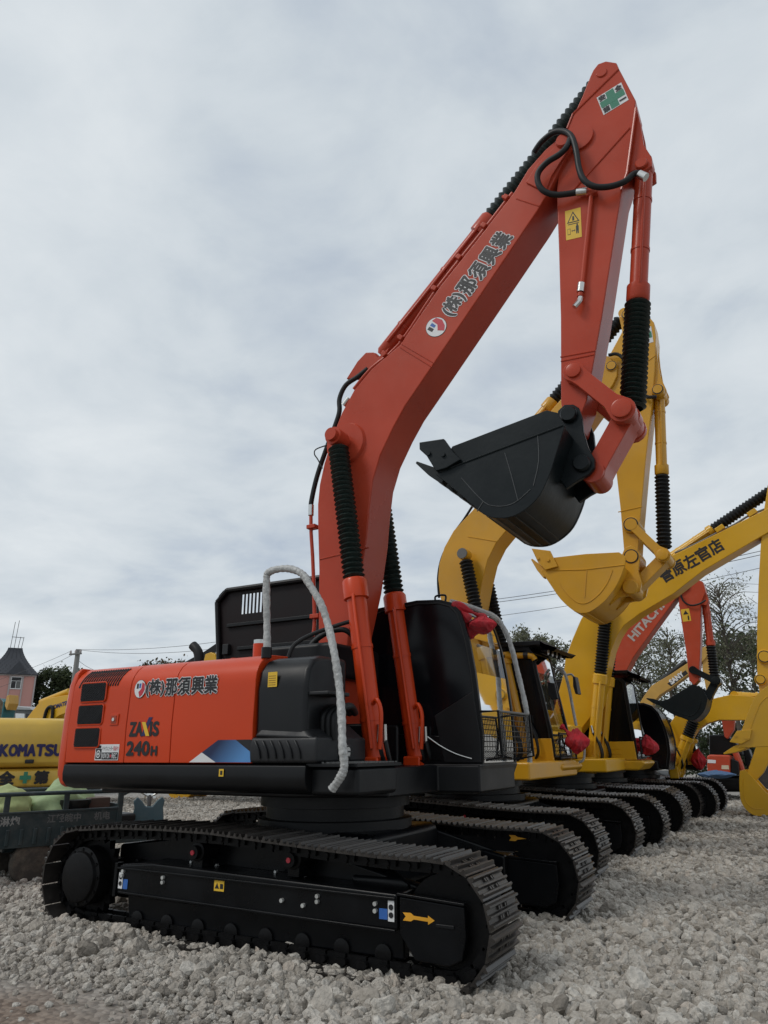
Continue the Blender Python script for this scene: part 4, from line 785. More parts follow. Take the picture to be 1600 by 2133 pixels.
def cab2(root, c, dx, m, CS, front, base_m, y0, y1, lower=True, zl=None, visor=True, lights=True, guard=True):
    cb = cab(root, y0, y1, CS, front, BLACKM, DGLASS, GLASS, frame=0.06)
    fx = CS[front[-1] + 1]; x1 = fx[0]
    if lower:
        zl = zl or 1.90; xr = CS[0][0]; xz = [p for p in CS if True]
        lo_ = MB().prism([(xr - 0.01, CS[0][1]), (x1 - 0.02, CS[0][1]), (x1 - 0.045, zl), (xr - 0.01, zl)], y0 - 0.02, y0 + 0.02).obj('lower_door', base_m, cb, 0.01)
        for z in (zl - 0.14, zl - 0.24): box('pressed_rib', ((xr + x1) / 2 + 0.15, y0 - 0.022, z), ((x1 - xr) * 0.5, 0.012, 0.025), base_m, lo_, 0.005)
        MB().prism([(xr - 0.01, CS[0][1]), (x1 - 0.02, CS[0][1]), (x1 - 0.045, zl), (xr - 0.01, zl)], y1 - 0.02, y1 + 0.02).obj('lower_door', base_m, cb, 0.01)
    MB().prism([(CS[0][0], 1.30), (x1 + 0.02, 1.30), (x1 + 0.16, 1.44), (x1 + 0.10, CS[0][1] - 0.01), (CS[0][0], CS[0][1] - 0.01)], y0 - 0.10, y1 + 0.06).obj('cab_plinth', base_m, root, 0.04)
    if guard:
        g = MB(); gx = x1 + 0.07
        for k in range(13): y = y0 + 0.05 + k * (y1 - y0 - 0.1) / 12; g.tube([(gx, y, CS[0][1] + 0.04), (gx, y, CS[0][1] + 0.42)], 0.006, 5, 1)
        for k in range(7): z = CS[0][1] + 0.06 + k * 0.06; g.tube([(gx, y0 + 0.04, z), (gx, y1 - 0.04, z)], 0.006, 5, 1)
        go_ = g.obj('windscreen_guard', BLACK, cb)
        MB().tube([(gx, y0 + 0.04, CS[0][1] + 0.03), (gx, y0 + 0.04, CS[0][1] + 0.44), (gx, y1 - 0.04, CS[0][1] + 0.44), (gx, y1 - 0.04, CS[0][1] + 0.03)], 0.016, 8, 1).obj('guard_rail', BLACK, go_, smooth=True)
    # seat inside
    xm = (CS[0][0] + x1) / 2
    box('seat_base', (xm, (y0 + y1) / 2, CS[0][1] + 0.2), (0.5, 0.48, 0.2), SEAT, cb, 0.04); box('seat_back', (xm - 0.25, (y0 + y1) / 2, CS[0][1] + 0.6), (0.14, 0.48, 0.7), SEAT, cb, 0.04)
    top = max(p[1] for p in CS); xt = max(p[0] for p in CS if p[1] > top - 0.12)
    if visor:
        v = MB().prism([(xt - 1.0, top + 0.02), (xt + 0.22, top + 0.02), (xt + 0.42, top - 0.06), (xt + 0.36, top - 0.10), (xt + 0.16, top + 0.0), (xt + 0.16, top + 0.09), (xt - 1.0, top + 0.11)], y0 - 0.06, y1 + 0.06).obj('roof_visor', BLACKM, cb, 0.01)
        if lights:
            for k in range(4):
                y = y0 + 0.14 + k * (y1 - y0 - 0.28) / 3
                l_ = MB().lathe((xt + 0.10, y, top - 0.06), (xt + 0.22, y, top - 0.08), [(0, 0.04), (0.6, 0.065), (1, 0.065)], 14).obj('roof_lamp', BLACK, v, smooth=True)
                cyl('lamp_lens', (xt + 0.222, y, top - 0.08), (xt + 0.228, y, top - 0.081), 0.055, CHROME, l_, 14)
    MB().tube([(x1 - 0.22, y0 + 0.25, CS[0][1] + 0.5), (x1 - 0.17, y0 + 0.33, CS[0][1] + 1.0), (x1 - 0.26, y0 + 0.35, CS[0][1] + 1.25)], 0.010, 6, 3).obj('wiper', INK, cb)
    return cb
def front_gear(root, c, mt, boom_p, arm_p, brk, pins, bcyl, links, BS, EAR_, CUT_, bm_, acyl, cyl_top, foot, tdir, li, bi, hwb=0.6, gm=RUBBER, hw=0.25, ahw=0.2, twin=True, cw=0.45, rb=0.10, sb=0.53, teeth=5, tooth=0.28, bsplit=0.5, asplit=0.5, lm=None):
    lm = lm or mt
    bo = prism('boom', boom_p, c - hw, c + hw, mt, root, 0.014)
    ar_ = prism('arm', arm_p, c - ahw, c + ahw, mt, root, 0.014)
    for s in (-1, 1):
        if brk: MB().prism(brk, c + min(s * 0.10, s * 0.15), c + max(s * 0.10, s * 0.15)).obj('cylinder_bracket', mt, ar_, 0.008)
    for (x, z, r) in pins:
        o = pin('pivot_pin', x, z, c - ahw - 0.07, c + ahw + 0.07, r, mt, ar_); cyl('pin_cap', (x, c - ahw - 0.085, z), (x, c - ahw - 0.065, z), r * 0.72, mt, o, 20); MB().lathe((x, c - ahw - 0.078, z), (x, c - ahw - 0.072, z), [(0, r * 0.86), (1, r * 0.86)], 20).obj('pin_groove', INK, o)
    if bcyl: ram('bucket_cylinder', root, (bcyl[0][0], c, bcyl[0][1]), (bcyl[1][0], c, bcyl[1][1]), 0.085, mt, bsplit, gm, bel=0.11, bpitch=0.06)
    if links:
        a, b, e = links
        for s in (-1, 1):
            o = link_plate(a, b, 0.09, 0.11, 0.065, c + min(s * 0.22, s * 0.28), c + max(s * 0.22, s * 0.28), 'guide_link', lm, root)
            pin('link_pin', b[0], b[1], c + min(s * .2, s * .33), c + max(s * .2, s * .33), 0.085, lm, o)
        MB().lathe((b[0], c - 0.21, b[1]), (b[0], c + 0.21, b[1]), [(0, 0.10), (1, 0.10)], 20).obj('link_tube', lm, root, smooth=True)
        link_plate(b, e, 0.10, 0.10, 0.085, c - 0.16, c + 0.16, 'bucket_link', lm, root)
    if BS: 
        bk_ = bucket(root, c, BS, hwb, bm_, li, bi, teeth, tooth, EAR_, CUT_, tdir=tdir)
        cx = sum(q[0] for q in BS) / len(BS); cz = sum(q[1] for q in BS) / len(BS)
        ins = [(cx + (x - cx) * 0.72, cz + (z - cz) * 0.72) for x, z in BS[li + 1:bi + 1]]
        MB().tube([(x, c - hwb - 0.006, z) for x, z in ins], 0.008, 6, 3).obj('plate_seam', bm_, bk_, smooth=True)
    if acyl: ram('arm_cylinder', root, (acyl[0][0], c, acyl[0][1]), (acyl[1][0], c, acyl[1][1]), 0.095, mt, asplit, gm, bel=0.115, bpitch=0.07)
    if cyl_top:
        for y in ((-cw, cw) if twin else (0.0,)):
            rm = ram('boom_cylinder', root, (foot[0], c + y, foot[1]), (cyl_top[0], c + y, cyl_top[1]), rb, mt, sb, gm, bel=rb * 1.12, bpitch=0.06)
            MB().lathe((cyl_top[0], c + y * 1.2 - 0.02, cyl_top[1]), (cyl_top[0], c + y * 1.2 + 0.02, cyl_top[1]), [(0, 0.09), (1, 0.09)], 20).obj('pin_cap', GREY, rm)
            box('cylinder_lug', (foot[0], c + y - rb - 0.04, foot[1]), (0.22, 0.04, 0.3), mt, root, 0.02)
            for k in (0, 1): MB().tube([(foot[0] + 0.10, c + y - 0.12 + k * 0.09, foot[1] + 0.62), (foot[0] + 0.20, c + y - 0.12 + k * 0.09, foot[1] + 0.40), (foot[0] + 0.22, c + y - 0.10 + k * 0.09, foot[1] + 0.15), (foot[0] + 0.02, c + y + 0.1, foot[1] - 0.02)], 0.024, 8, 5).obj('cylinder_hose', RUBBER, rm, smooth=True)
            cyl('hose_fitting', (foot[0] + 0.10, c + y - 0.12, foot[1] + 0.60), (foot[0] + 0.08, c + y - 0.12, foot[1] + 0.75), 0.026, CHROME, rm, 10)
    return bo, ar_
# ---------------------------------------------------------------- second machine: yellow, bucket lowered beside the black one
c2y, d2 = 4.65, -0.34
M2 = thing('excavator', 'yellow excavator right behind the orange one, its yellow bucket below the black bucket', 'excavator', (d2, c2y, GZ), ROWG)
undercarriage(M2, c2y, d2); upper(M2, c2y, d2, YELLOW)
up2 = [(-0.73,4.27),(-0.76,4.57),(-0.73,4.83),(-0.62,5.12),(-0.43,5.40),(-0.05,5.72),(1.46,7.26),(2.41,8.12),(2.54,8.04),(2.67,7.86),(2.64,7.64)]
lo2 = [(2.56,7.50),(2.37,7.28),(2.11,6.98),(0.58,5.29),(0.35,5.06),(0.18,4.78),(0.06,4.40),(-0.07,3.87)]
boom2 = up2 + lo2 + [(0.05, 1.75), (-0.12, 1.66), (-0.3, 1.75), (-0.42, 2.2)]
arm2 = [(2.87,8.85),(2.78,8.76),(2.80,8.47),(2.57,8.12),(2.47,7.87),(2.48,7.55),(2.46,6.84),(2.44,6.16),(2.44,5.34),(2.42,4.63),(2.42,4.44),(2.50,4.37),(2.60,4.44),(2.70,5.02),(2.91,6.07),(3.12,7.03),(3.23,7.61),(3.32,8.22),(3.32,8.48),(3.21,8.71),(3.03,8.84)]
brk2 = [(3.31,8.34),(3.29,7.80),(3.30,7.48),(3.36,7.23),(3.31,7.12),(3.21,7.10),(3.13,7.17),(3.13,7.49)]
pn2 = [(*q, r) for q, r in zip([(2.92,8.73),(2.57,7.84),(3.24,7.22),(2.58,5.04),(2.53,4.53)], (0.10, 0.10, 0.10, 0.13, 0.13))]
BS2 = [(1.35,4.58),(1.26,4.47),(1.21,4.39),(1.34,4.15),(1.48,3.91),(1.66,3.72),(1.80,3.67),(1.94,3.70),(2.15,3.84),(2.34,4.06),(2.47,4.31),(2.50,4.45),(2.41,4.53),(1.92,4.57)]
EAR2 = [(2.36,4.51),(2.45,4.68),(2.55,4.71),(2.63,4.63),(2.65,4.47),(2.61,4.29),(2.64,4.10),(2.60,3.98),(2.48,3.93),(2.28,3.91),(2.13,3.80),(2.28,4.25)]
CUT2 = [(1.08,4.77),(1.38,4.69),(1.48,4.42),(1.28,4.39),(1.17,4.53)]
t2 = [(0.95,4.77),(1.19,4.44)]
front_gear(M2, c2y, YELLOW, boom2, arm2, brk2, pn2, [(3.23,7.31),(2.98,4.56)], [(2.58,5.04),(2.99,4.49),(2.47,4.05)], BS2, EAR2, CUT2, YELLOW, [(0.11,6.29),(2.85,8.89)], [(-0.16,4.88)][0], (0.42, 1.5), (t2[0][0] - t2[1][0], t2[0][1] - t2[1][1]), 2, 10, asplit=0.5, bsplit=0.53)
for P in ([(1.28,4.39),(1.89,4.33),(2.48,4.33)], [(1.91,4.32),(1.84,3.90)]): MB().tube([(x, c2y - 0.606, z) for x, z in P], 0.009, 6, 1).obj('plate_seam', YELLOW, M2, smooth=True)
pin('link_pin', *[(2.47,4.05)][0], c2y - 0.33, c2y + 0.33, 0.12, YELLOW, M2)
seam('weld_seam', [(2.40,5.29),(2.77,5.32)], c2y - 0.202, YELLOW, M2); seam('weld_seam', [(-0.16,5.25),(0.35,5.09)], c2y - 0.252, YELLOW, M2); seam('weld_seam', [(2.94,7.69),(3.28,7.87)], c2y - 0.202, YELLOW, M2)
MB().tube([(x, c2y - 0.2, z) for x, z in [(-0.07,5.81),(-0.26,5.57),(-0.45,5.36),(-0.60,5.13),(-0.72,4.88),(-0.78,4.58),(-0.77,4.24)]], 0.022, 8, 4).obj('oil_pipe', RUBBER, M2, smooth=True)
MB().tube([(x, c2y - 0.3, z) for x, z in [(2.55,8.03),(2.69,8.01),(2.79,7.87),(2.84,7.63),(2.93,7.38),(3.05,7.13),(3.21,7.08)]], 0.03, 8, 4).obj('arm_hose', RUBBER, M2, smooth=True)
so2 = Vector((3.11,4.45,8.12)); ss2 = decal('safety_sticker', rect(so2, UX, UZ, 0.16, 0.30), STK_W, M2, -UY); decal('sticker_cross', rect(so2 + UX * 0.03 + UZ * 0.09, UX, UZ, 0.12, 0.12), STK_G, ss2, -UY, 0.005)
CS2 = [(-0.75, 1.52), (-0.75, 3.1), (-0.65, 3.30), (0.3, 3.36)] + [(0.57,3.36),(0.65,3.26),(0.70,2.94),(0.76,2.62),(0.87,1.99),(0.90,1.59)]
cbm2 = cab2(M2, c2y, d2, YELLOW, CS2, [5, 6, 7, 8], YELLOW, 5.07, 6.10, zl=1.88)
MB().tube([(-0.2, 5.03, 3.22), (0.55, 5.03, 3.22), (0.68, 5.05, 3.14)], 0.05, 10, 3).obj('cab_rail', YELLOW, cbm2, smooth=True)
for k in range(3): MB().lathe((0.1 + k * 0.2, 5.03, 3.22), (0.18 + k * 0.2, 5.03, 3.22), [(0, 0.056), (1, 0.056)], 12).obj('rail_stripe', INK, cbm2)
MB().tube([(x, 6.15, z) for x, z in [(0.73,3.10),(0.81,3.07),(0.87,2.98),(0.92,2.73),(0.96,2.36),(0.99,2.10)]], 0.026, 8, 4).obj('wrapped_handrail', WRAP, cbm2, smooth=True)
MB().tube([(x, 6.2, z) for x, z in [(0.76,3.06),(0.86,2.98),(0.97,2.98),(1.01,2.92)]], 0.018, 8, 3).obj('mirror_stay', WRAP, cbm2, smooth=True)
MB().prism([(1.01,2.94),(1.05,2.93),(1.08,2.63),(1.03,2.63),(1.00,2.77)], 6.12, 6.34).obj('mirror', INK, cbm2, 0.01)
MB().prism([(0.74,2.80),(0.86,2.78),(0.90,2.52),(0.79,2.50),(0.74,2.61)], 5.47, 5.53).obj('mirror', INK, cbm2, 0.01)
MB().tube([(x, 5.9, z) for x, z in [(1.15,1.95),(1.16,1.72),(1.13,1.55),(1.05,1.50)]], 0.02, 8, 4).obj('wrapped_handrail', WRAP, M2, smooth=True)
q = (1.19,5.35,1.85); red_bundle(q, (0.17, 0.19, 0.19), 'red cloth bag tied to the guard of the yellow cab nearest the dark cab', 2, [[(0.96,5.30,2.08), (1.03,5.30,2.02), (1.12,5.30,1.91)]])
# ---------------------------------------------------------------- third machine: yellow, lettered boom reaching past the right edge
c3y, d3 = 8.7, -0.2
M3 = thing('excavator', 'yellow excavator whose lettered boom crosses above the second cab to the right edge', 'excavator', (d3, c3y, GZ), ROWG)
undercarriage(M3, c3y, d3); upper(M3, c3y, d3, YELLOW2)
up3 = [(0.22,3.25),(0.28,3.55),(0.47,3.94),(0.68,4.33),(0.84,4.54),(1.12,4.75),(2.09,5.28),(2.69,5.48),(3.60,5.82),(4.51,6.17),(5.08,6.64),(5.36,6.84)]
lo3 = [(5.41,6.65),(5.27,6.27),(4.78,5.85),(3.17,5.07),(2.58,4.68),(1.87,4.33),(1.54,4.12),(1.39,3.93),(1.24,3.64),(1.11,3.25),(0.91,2.57)]
boom3 = up3 + lo3 + [(0.20, 1.8), (0.05, 1.66), (-0.12, 1.72), (-0.2, 2.1)]
arm3 = [(4.58,6.65),(4.44,6.18),(4.28,5.51),(4.11,4.68),(3.94,3.72),(3.83,2.96),(3.83,2.63),(4.01,2.45),(4.27,2.61),(4.63,3.89),(5.19,5.86),(5.55,6.57),(5.51,7.28),(5.16,7.66),(4.90,7.31)]
BS3 = [(3.45,1.82),(3.40,1.77),(3.36,1.72),(3.84,1.73),(4.29,1.79),(4.62,2.01),(4.76,2.32),(4.73,2.65),(4.47,2.87),(4.09,2.84),(3.81,2.69),(3.63,2.32),(3.51,2.03)]
pn3 = [(*q, r) for q, r in zip([(4.01,3.33),(3.88,2.92),(4.91,6.58)], (0.13, 0.10, 0.1))]
CUT3 = [(3.23,1.82),(3.38,2.01),(3.63,2.03),(3.57,1.86),(3.42,1.78)]
t3 = [(3.07,1.65),(3.38,1.77)]

# bucket of this machine opens downwards: wrapper runs from the lip over the top to the heel
BS3 = [(3.53,1.73),(3.45,1.73),(3.36,1.72),(3.45,1.99),(3.60,2.30),(3.79,2.62),(4.08,2.80),(4.47,2.84),(4.73,2.65),(4.76,2.32),(4.62,2.01),(4.29,1.77)]
front_gear(M3, c3y, YELLOW2, boom3, arm3, None, pn3, None, None, BS3, None, CUT3, YELLOW2, [(2.51,5.44),(5.39,7.01)], [(1.25,4.54)][0], [(0.66,1.41)][0], (t3[0][0] - t3[1][0], t3[0][1] - t3[1][1]), 2, 10, sb=0.56, asplit=0.33, cw=0.34, rb=0.115)
q0 = Vector((2.42,8.45,4.92)); q1 = Vector((3.66,8.45,5.49)); b3u = (q1 - q0).normalized(); b3v = Vector((-b3u.z, 0, b3u.x)); L3 = (q1 - q0).length
for k, ch in enumerate('菅原左官店'):
    O = q0 + b3u * (L3 * k * 0.2) - b3v * 0.02; O.y = c3y - 0.252; lettering('lettering', ch, O, b3u, b3v, 0.27, INK, M3, width=L3 * 0.18, bold=0.010)
MB().tube([(x, c3y - 0.18, z) for x, z in [(0.25,3.31),(0.31,3.60),(0.47,3.94),(0.66,4.29),(0.80,4.49)]], 0.022, 8, 4).obj('oil_pipe', CHROME, M3, smooth=True)
MB().tube([(x, c3y - 0.12, z) for x, z in [(2.69,5.54),(3.13,5.68),(3.60,5.87),(3.88,5.97),(4.16,6.11),(4.51,6.21)]], 0.022, 8, 4).obj('oil_pipe', GREY, M3, smooth=True)
for q in [(3.60,5.90),(4.22,6.13)]: box('pipe_clamp', (q[0], c3y - 0.15, q[1]), (0.18, 0.2, 0.10), YELLOW2, M3, 0.01, Matrix.Rotation(-0.5, 3, 'Y'))
CS3 = [(-0.45, 1.50), (-0.45, 3.0), (-0.35, 3.16), (0.4, 3.20)] + [(1.24,3.14),(1.31,3.06),(1.33,2.76),(1.36,2.28),(1.39,1.85),(1.40,1.52)]
cbm3 = cab2(M3, c3y, d3, YELLOW2, CS3, [5, 6, 7, 8], YELLOW2, 9.15, 10.15, zl=1.86)
MB().tube([(x, 10.2, z) for x, z in [(1.22,2.85),(1.28,2.70),(1.31,2.31),(1.37,2.01)]], 0.026, 8, 4).obj('wrapped_handrail', WRAP, cbm3, smooth=True)
q = (1.56,9.50,1.79); red_bundle(q, (0.19, 0.21, 0.20), 'red cloth bag tied to the guard of the third cab beside the twin yellow cylinders', 3, [[(1.37,9.50,1.92), (1.40,9.50,1.84), (1.47,9.50,1.81)]])
d_ = decal('name_plate', rect((0.62, 9.046, 1.40), UX, UZ, 0.30, 0.08), INK, M3, -UY)
# ---------------------------------------------------------------- fourth machine: orange boom, dark rounded cab, black bucket
c4y, d4 = 12.0, -0.25
M4 = thing('excavator', 'orange excavator with grey boom lettering, dark rounded cab and small black bucket', 'excavator', (d4, c4y, GZ), ROWG)
undercarriage(M4, c4y, d4, detail=1); upper(M4, c4y, d4, REDOR)
up4 = [(0.36,3.53),(0.53,3.99),(0.94,4.48),(1.55,5.08),(2.18,5.60),(2.41,5.68),(2.57,5.56)]
lo4 = [(2.55,5.41),(2.25,5.23),(1.73,4.63),(1.07,3.86),(0.88,3.56),(0.76,3.28),(0.63,2.71)]
boom4 = up4 + lo4 + [(0.15, 1.8), (0.0, 1.66), (-0.2, 1.75), (-0.28, 2.2)]
arm4 = [(2.67,5.67),(2.45,5.59),(2.27,5.30),(2.26,5.01),(2.28,3.87),(2.26,3.24),(2.35,3.12),(2.47,3.23),(2.62,4.08),(2.75,5.02),(2.90,5.30),(2.87,5.54)]
brk4 = [(2.84,5.55),(2.93,5.10),(2.87,4.98),(2.72,5.00)]
BS4 = [(1.78,2.81),(1.63,2.78),(1.48,2.77),(1.78,2.51),(2.03,2.39),(2.24,2.32),(2.39,2.39),(2.54,2.56),(2.63,2.79),(2.54,3.04),(2.35,3.12)]
t4 = [(1.42,2.82),(1.56,2.76)]
front_gear(M4, c4y, REDOR, boom4, arm4, brk4, [], [(2.84,5.10),(2.80,3.22)], [(2.38,3.47),(2.83,3.20),(2.61,2.87)], BS4, None, None, BUCKET, None, (0.05, 4.0), (0.5, 1.5), (t4[0][0] - t4[1][0], t4[0][1] - t4[1][1]), 2, 8, hwb=0.5, bsplit=0.57, lm=BUCKET, tooth=0.2)
q0 = Vector((1.09,11.75,4.26)); q1 = Vector((1.91,11.75,5.05)); b4u = (q1 - q0).normalized(); b4v = Vector((-b4u.z, 0, b4u.x)); q0.y = c4y - 0.252
lettering('lettering', 'HITACHI', q0 - b4v * 0.05, b4u, b4v, 0.22, mat('silver_lettering', (0.45, 0.42, 0.40), 0.5), M4, fat=0.035, width=(q1 - q0).length)
ky = (2.30,11.80,4.62); w4 = decal('warning_sticker', rect(ky, (1, 0, 0.05), (-0.05, 0, 1), 0.19, 0.30), STK_Y, M4, -UY)
decal('warning_triangle', [Vector(ky) + Vector(v) for v in ((0.03, -0.004, 0.17), (0.15, -0.004, 0.175), (0.085, -0.004, 0.27))], INK, w4, -UY, 0.003); decal('man_symbol', rect(Vector(ky) + Vector((0.12, -0.004, 0.03)), UX, UZ, 0.03, 0.11), INK, w4, -UY, 0.003)
MB().tube([(x, c4y - 0.27, z) for x, z in [(2.34,5.28),(2.38,5.11),(2.52,4.99),(2.71,5.00),(2.88,5.08)]], 0.022, 8, 4).obj('arm_hose', RUBBER, M4, smooth=True)
CS4 = [(0.1, 1.45), (0.1, 2.65), (0.2, 2.78)] + [(0.85,2.80),(1.06,2.80),(1.25,2.72),(1.39,2.55),(1.50,2.23),(1.55,1.93),(1.55,1.60),(1.46,1.23)]
cbm4 = cab(M4, 12.42, 13.40, CS4, [5, 6, 7, 8, 9], BLACK, DGLASS, DGLASS)
box('cab_plinth', (0.6, 12.9, 1.33), (1.3, 1.1, 0.22), BLACKM, M4, 0.03)
# ---------------------------------------------------------------- fifth machine: yellow with a level boom and one thick cylinder
c5y, d5 = 14.8, 0.05
M5 = thing('excavator', 'yellow excavator at the far end with level boom and bucket resting on gravel', 'excavator', (d5, c5y, GZ), ROWG)
undercarriage(M5, c5y, d5, detail=1); upper(M5, c5y, d5, YELLOW2)
up5 = [(1.10,1.59),(1.20,2.23),(1.46,2.54),(1.90,2.78),(2.39,2.95),(2.89,3.05),(3.33,3.00),(3.76,2.89),(4.17,2.73)]
lo5 = [(4.13,2.50),(3.68,2.39),(3.15,2.40),(2.54,2.42),(2.23,2.34),(1.98,2.19),(1.76,1.89),(1.49,1.41),(1.17,1.15)]
boom5 = up5 + lo5
arm5 = [(3.95,2.88),(3.72,2.63),(3.39,1.93),(3.06,1.23),(2.98,0.95),(3.12,0.87),(3.38,1.12),(3.88,1.92),(4.24,2.49),(4.18,2.83)]
BS5 = [(3.20,0.93),(3.33,0.74),(3.60,0.45),(3.35,0.17),(3.08,0.14),(2.90,0.25),(2.79,0.49),(2.82,0.90),(2.87,1.17),(2.99,1.19),(3.10,1.06)]
front_gear(M5, c5y, YELLOW2, boom5, arm5, None, [], [(4.00,2.75),(3.14,1.23)], None, BS5, None, None, YELLOW2, [(2.98,3.05),(4.09,2.92)], [(2.00,2.55)][0], [(1.31,1.13)][0], None, 2, 8, hwb=0.5, cw=0.42, rb=0.135, sb=0.62, tooth=0.2)
CS5 = [(0.35, 1.40), (0.35, 2.5), (0.5, 2.62), (1.0, 2.62)] + [(1.78,2.08),(1.80,1.70),(1.80,1.14)]
cbm5 = cab2(M5, c5y, d5, YELLOW2, CS5, [3, 4, 5], YELLOW2, 15.2, 16.1, zl=1.6, visor=False, guard=False)
q = (1.86,15.00,1.44); red_bundle(q, (0.17, 0.19, 0.26), 'small red cloth bag at the farthest yellow cab behind the thick cylinder', 5)
MB().tube([(x, 14.4, z) for x, z in [(1.09,2.70),(1.28,2.47),(1.38,2.07),(1.40,1.71),(1.30,1.29),(1.20,1.20)]], 0.02, 8, 4).obj('boom_hose', RUBBER, M5, smooth=True)
# ================================================================== farther machines and yard clutter
FARG = 'machines standing at the back of the yard'
# tan machine
ST = thing('excavator', 'tan excavator far behind with a black name plate on its boom', 'excavator', (-1.5, 20.0, GZ), FARG)
ub = [(-0.50,3.00),(-0.16,3.46),(0.12,3.78),(0.82,4.15),(1.35,4.46),(1.87,4.94),(2.02,4.99),(2.09,4.79)]
lb_ = [(1.94,4.58),(1.36,4.09),(0.76,3.69),(0.34,3.45),(0.11,3.21),(-0.14,2.65),(-0.37,2.02)]
prism('boom', ub + lb_ + [(-0.6, 1.5), (-0.9, 1.6)], 19.75, 20.25, TAN, ST)
prism('arm', [(1.86,4.91),(2.05,5.01),(2.14,4.76),(2.08,4.13),(1.94,3.52),(1.82,3.52),(1.79,4.15)], 19.8, 20.2, TAN, ST)
box('body', (-2.0, 20.2, 1.7), (3.2, 2.6, 1.2), TAN, ST, 0.12); box('undercarriage', (-1.5, 20, 0.55), (3.9, 2.8, 0.9), TRACK, ST, 0.3)
bx = [(0.63,3.82),(1.27,4.23),(1.33,4.12),(0.74,3.72)]; npd = decal('name_plate', [(x, 19.748, z) for x, z in bx], INK, ST, -UY)
so3 = Vector((bx[0][0], 19.744, bx[0][1])); du = (Vector((bx[1][0], 19.744, bx[1][1])) - so3); dv = Vector((-du.z, 0, du.x)).normalized()
lettering('lettering', 'SANY', so3 + du * 0.12 - dv * 0.12, du, dv, 0.18, STK_W, ST, fat=0.05, width=du.length * 0.72, th=0.006)
MB().tube([(0.42,20.00,3.94), (1.30,20.00,4.54)], 0.10, 10, 1).obj('arm_cylinder', RUBBER, ST, smooth=True)
# two orange machines at the far right
O1 = thing('excavator', 'small orange excavator with dark cab at the far right end', 'excavator', (2.4, 21.5, GZ), FARG)
prism('engine_cowl', [(1.47,1.47),(1.57,1.52),(2.18,1.50),(2.19,1.40),(2.12,0.88),(1.42,0.89)], 20.5, 22.3, REDOR, O1, 0.05)
prism('rear_grille', [(2.21,1.40),(2.41,1.31),(2.38,0.90),(2.13,0.88)], 20.5, 22.2, BLACKM, O1, 0.03)
prism('undercarriage', [(1.34,0.82),(2.43,0.84),(2.46,0.37),(1.28,0.35)], 20.6, 22.8, TRACK, O1, 0.1)
decal('white_label', [(x, 20.496, z) for x, z in [(1.49,1.37),(1.74,1.35),(1.72,1.25),(1.47,1.26)]], STK_W, O1, -UY); decal('cream_label', [(x, 20.496, z) for x, z in [(1.89,1.19),(2.10,1.19),(2.10,1.06),(1.87,1.07)]], mat('cream_label', (0.6, 0.5, 0.35), 0.5), O1, -UY)
prism('cab', [(1.57,2.16),(2.10,2.16),(2.33,1.93),(2.52,1.70),(2.53,1.47),(1.48,1.48)], 21.2, 22.4, BLACKM, O1, 0.05)
prism('boom', [(2.05,2.69),(2.47,2.68),(2.39,2.31),(2.15,2.01),(2.07,2.08)], 20.9, 21.4, REDOR, O1, 0.03)
MB().tube([(2.31,20.80,1.70), (2.42,20.80,1.25), (2.46,20.80,0.92)], 0.10, 8, 2).obj('arm', REDOR, O1, smooth=True)
O2 = thing('excavator', 'dark excavator mostly hidden behind the bucket resting on gravel', 'excavator', (4.2, 22.5, GZ), FARG)
prism('cab', [(2.50,1.66),(2.69,1.69),(2.75,1.23),(2.71,0.89),(2.59,0.82),(2.50,1.23)], 22, 23, BLACKM, O2, 0.04)
prism('body', [(2.80,1.38),(3.57,1.69),(3.52,0.47),(2.86,0.39)], 22, 23.5, mat('dark_brown_body', (0.06, 0.05, 0.045), 0.6, dust=0.3), O2, 0.05)
bt = red_bundle((1.73,20.00,0.93), (0.5, 0.4, 0.12), 'blue tarpaulin bundle lying by the small orange excavator', 9); bt.name = 'tarpaulin_bundle'; bt['category'] = 'tarpaulin'; del bt['group']; bt.data.materials.clear(); bt.data.materials.append(mat('blue_tarpaulin', (0.05, 0.11, 0.22), 0.6))
# ---------------------------------------------------------------- left: yellow counterweight facing us
def rz_thing(name, label, cat, loc, rz, group=None):
    o = bpy.data.objects.new(name, None); C.objects.link(o); o.location = loc; o.rotation_euler = (0, 0, rz); o['label'] = label; o['category'] = cat
    if group: o['group'] = group
    return o
KY = mat('pale_yellow_paint', (0.62, 0.40, 0.06), 0.4, var=0.06, dust=0.1)
K1 = rz_thing('excavator', 'pale yellow excavator seen from behind at the left edge, lettered counterweight', 'excavator', (-11.3, 3.9, GZ), math.radians(143), FARG)
counterweight(K1, 0, KY, z0=1.36, z1=2.28, R=2.93); counterweight(K1, 0, KY, z0=1.0, z1=1.345, R=2.90)
box('body', (-1.1, 0, 1.75), (2.8, 2.7, 0.95), KY, K1, 0.1); box('cab', (0.9, 0.8, 2.1), (1.5, 1.0, 1.6), BLACKM, K1, 0.1)
for s in (-1, 1): box('track', (0, s * 1.2, 0.45), (4.2, 0.6, 0.85), TRACK, K1, 0.3)
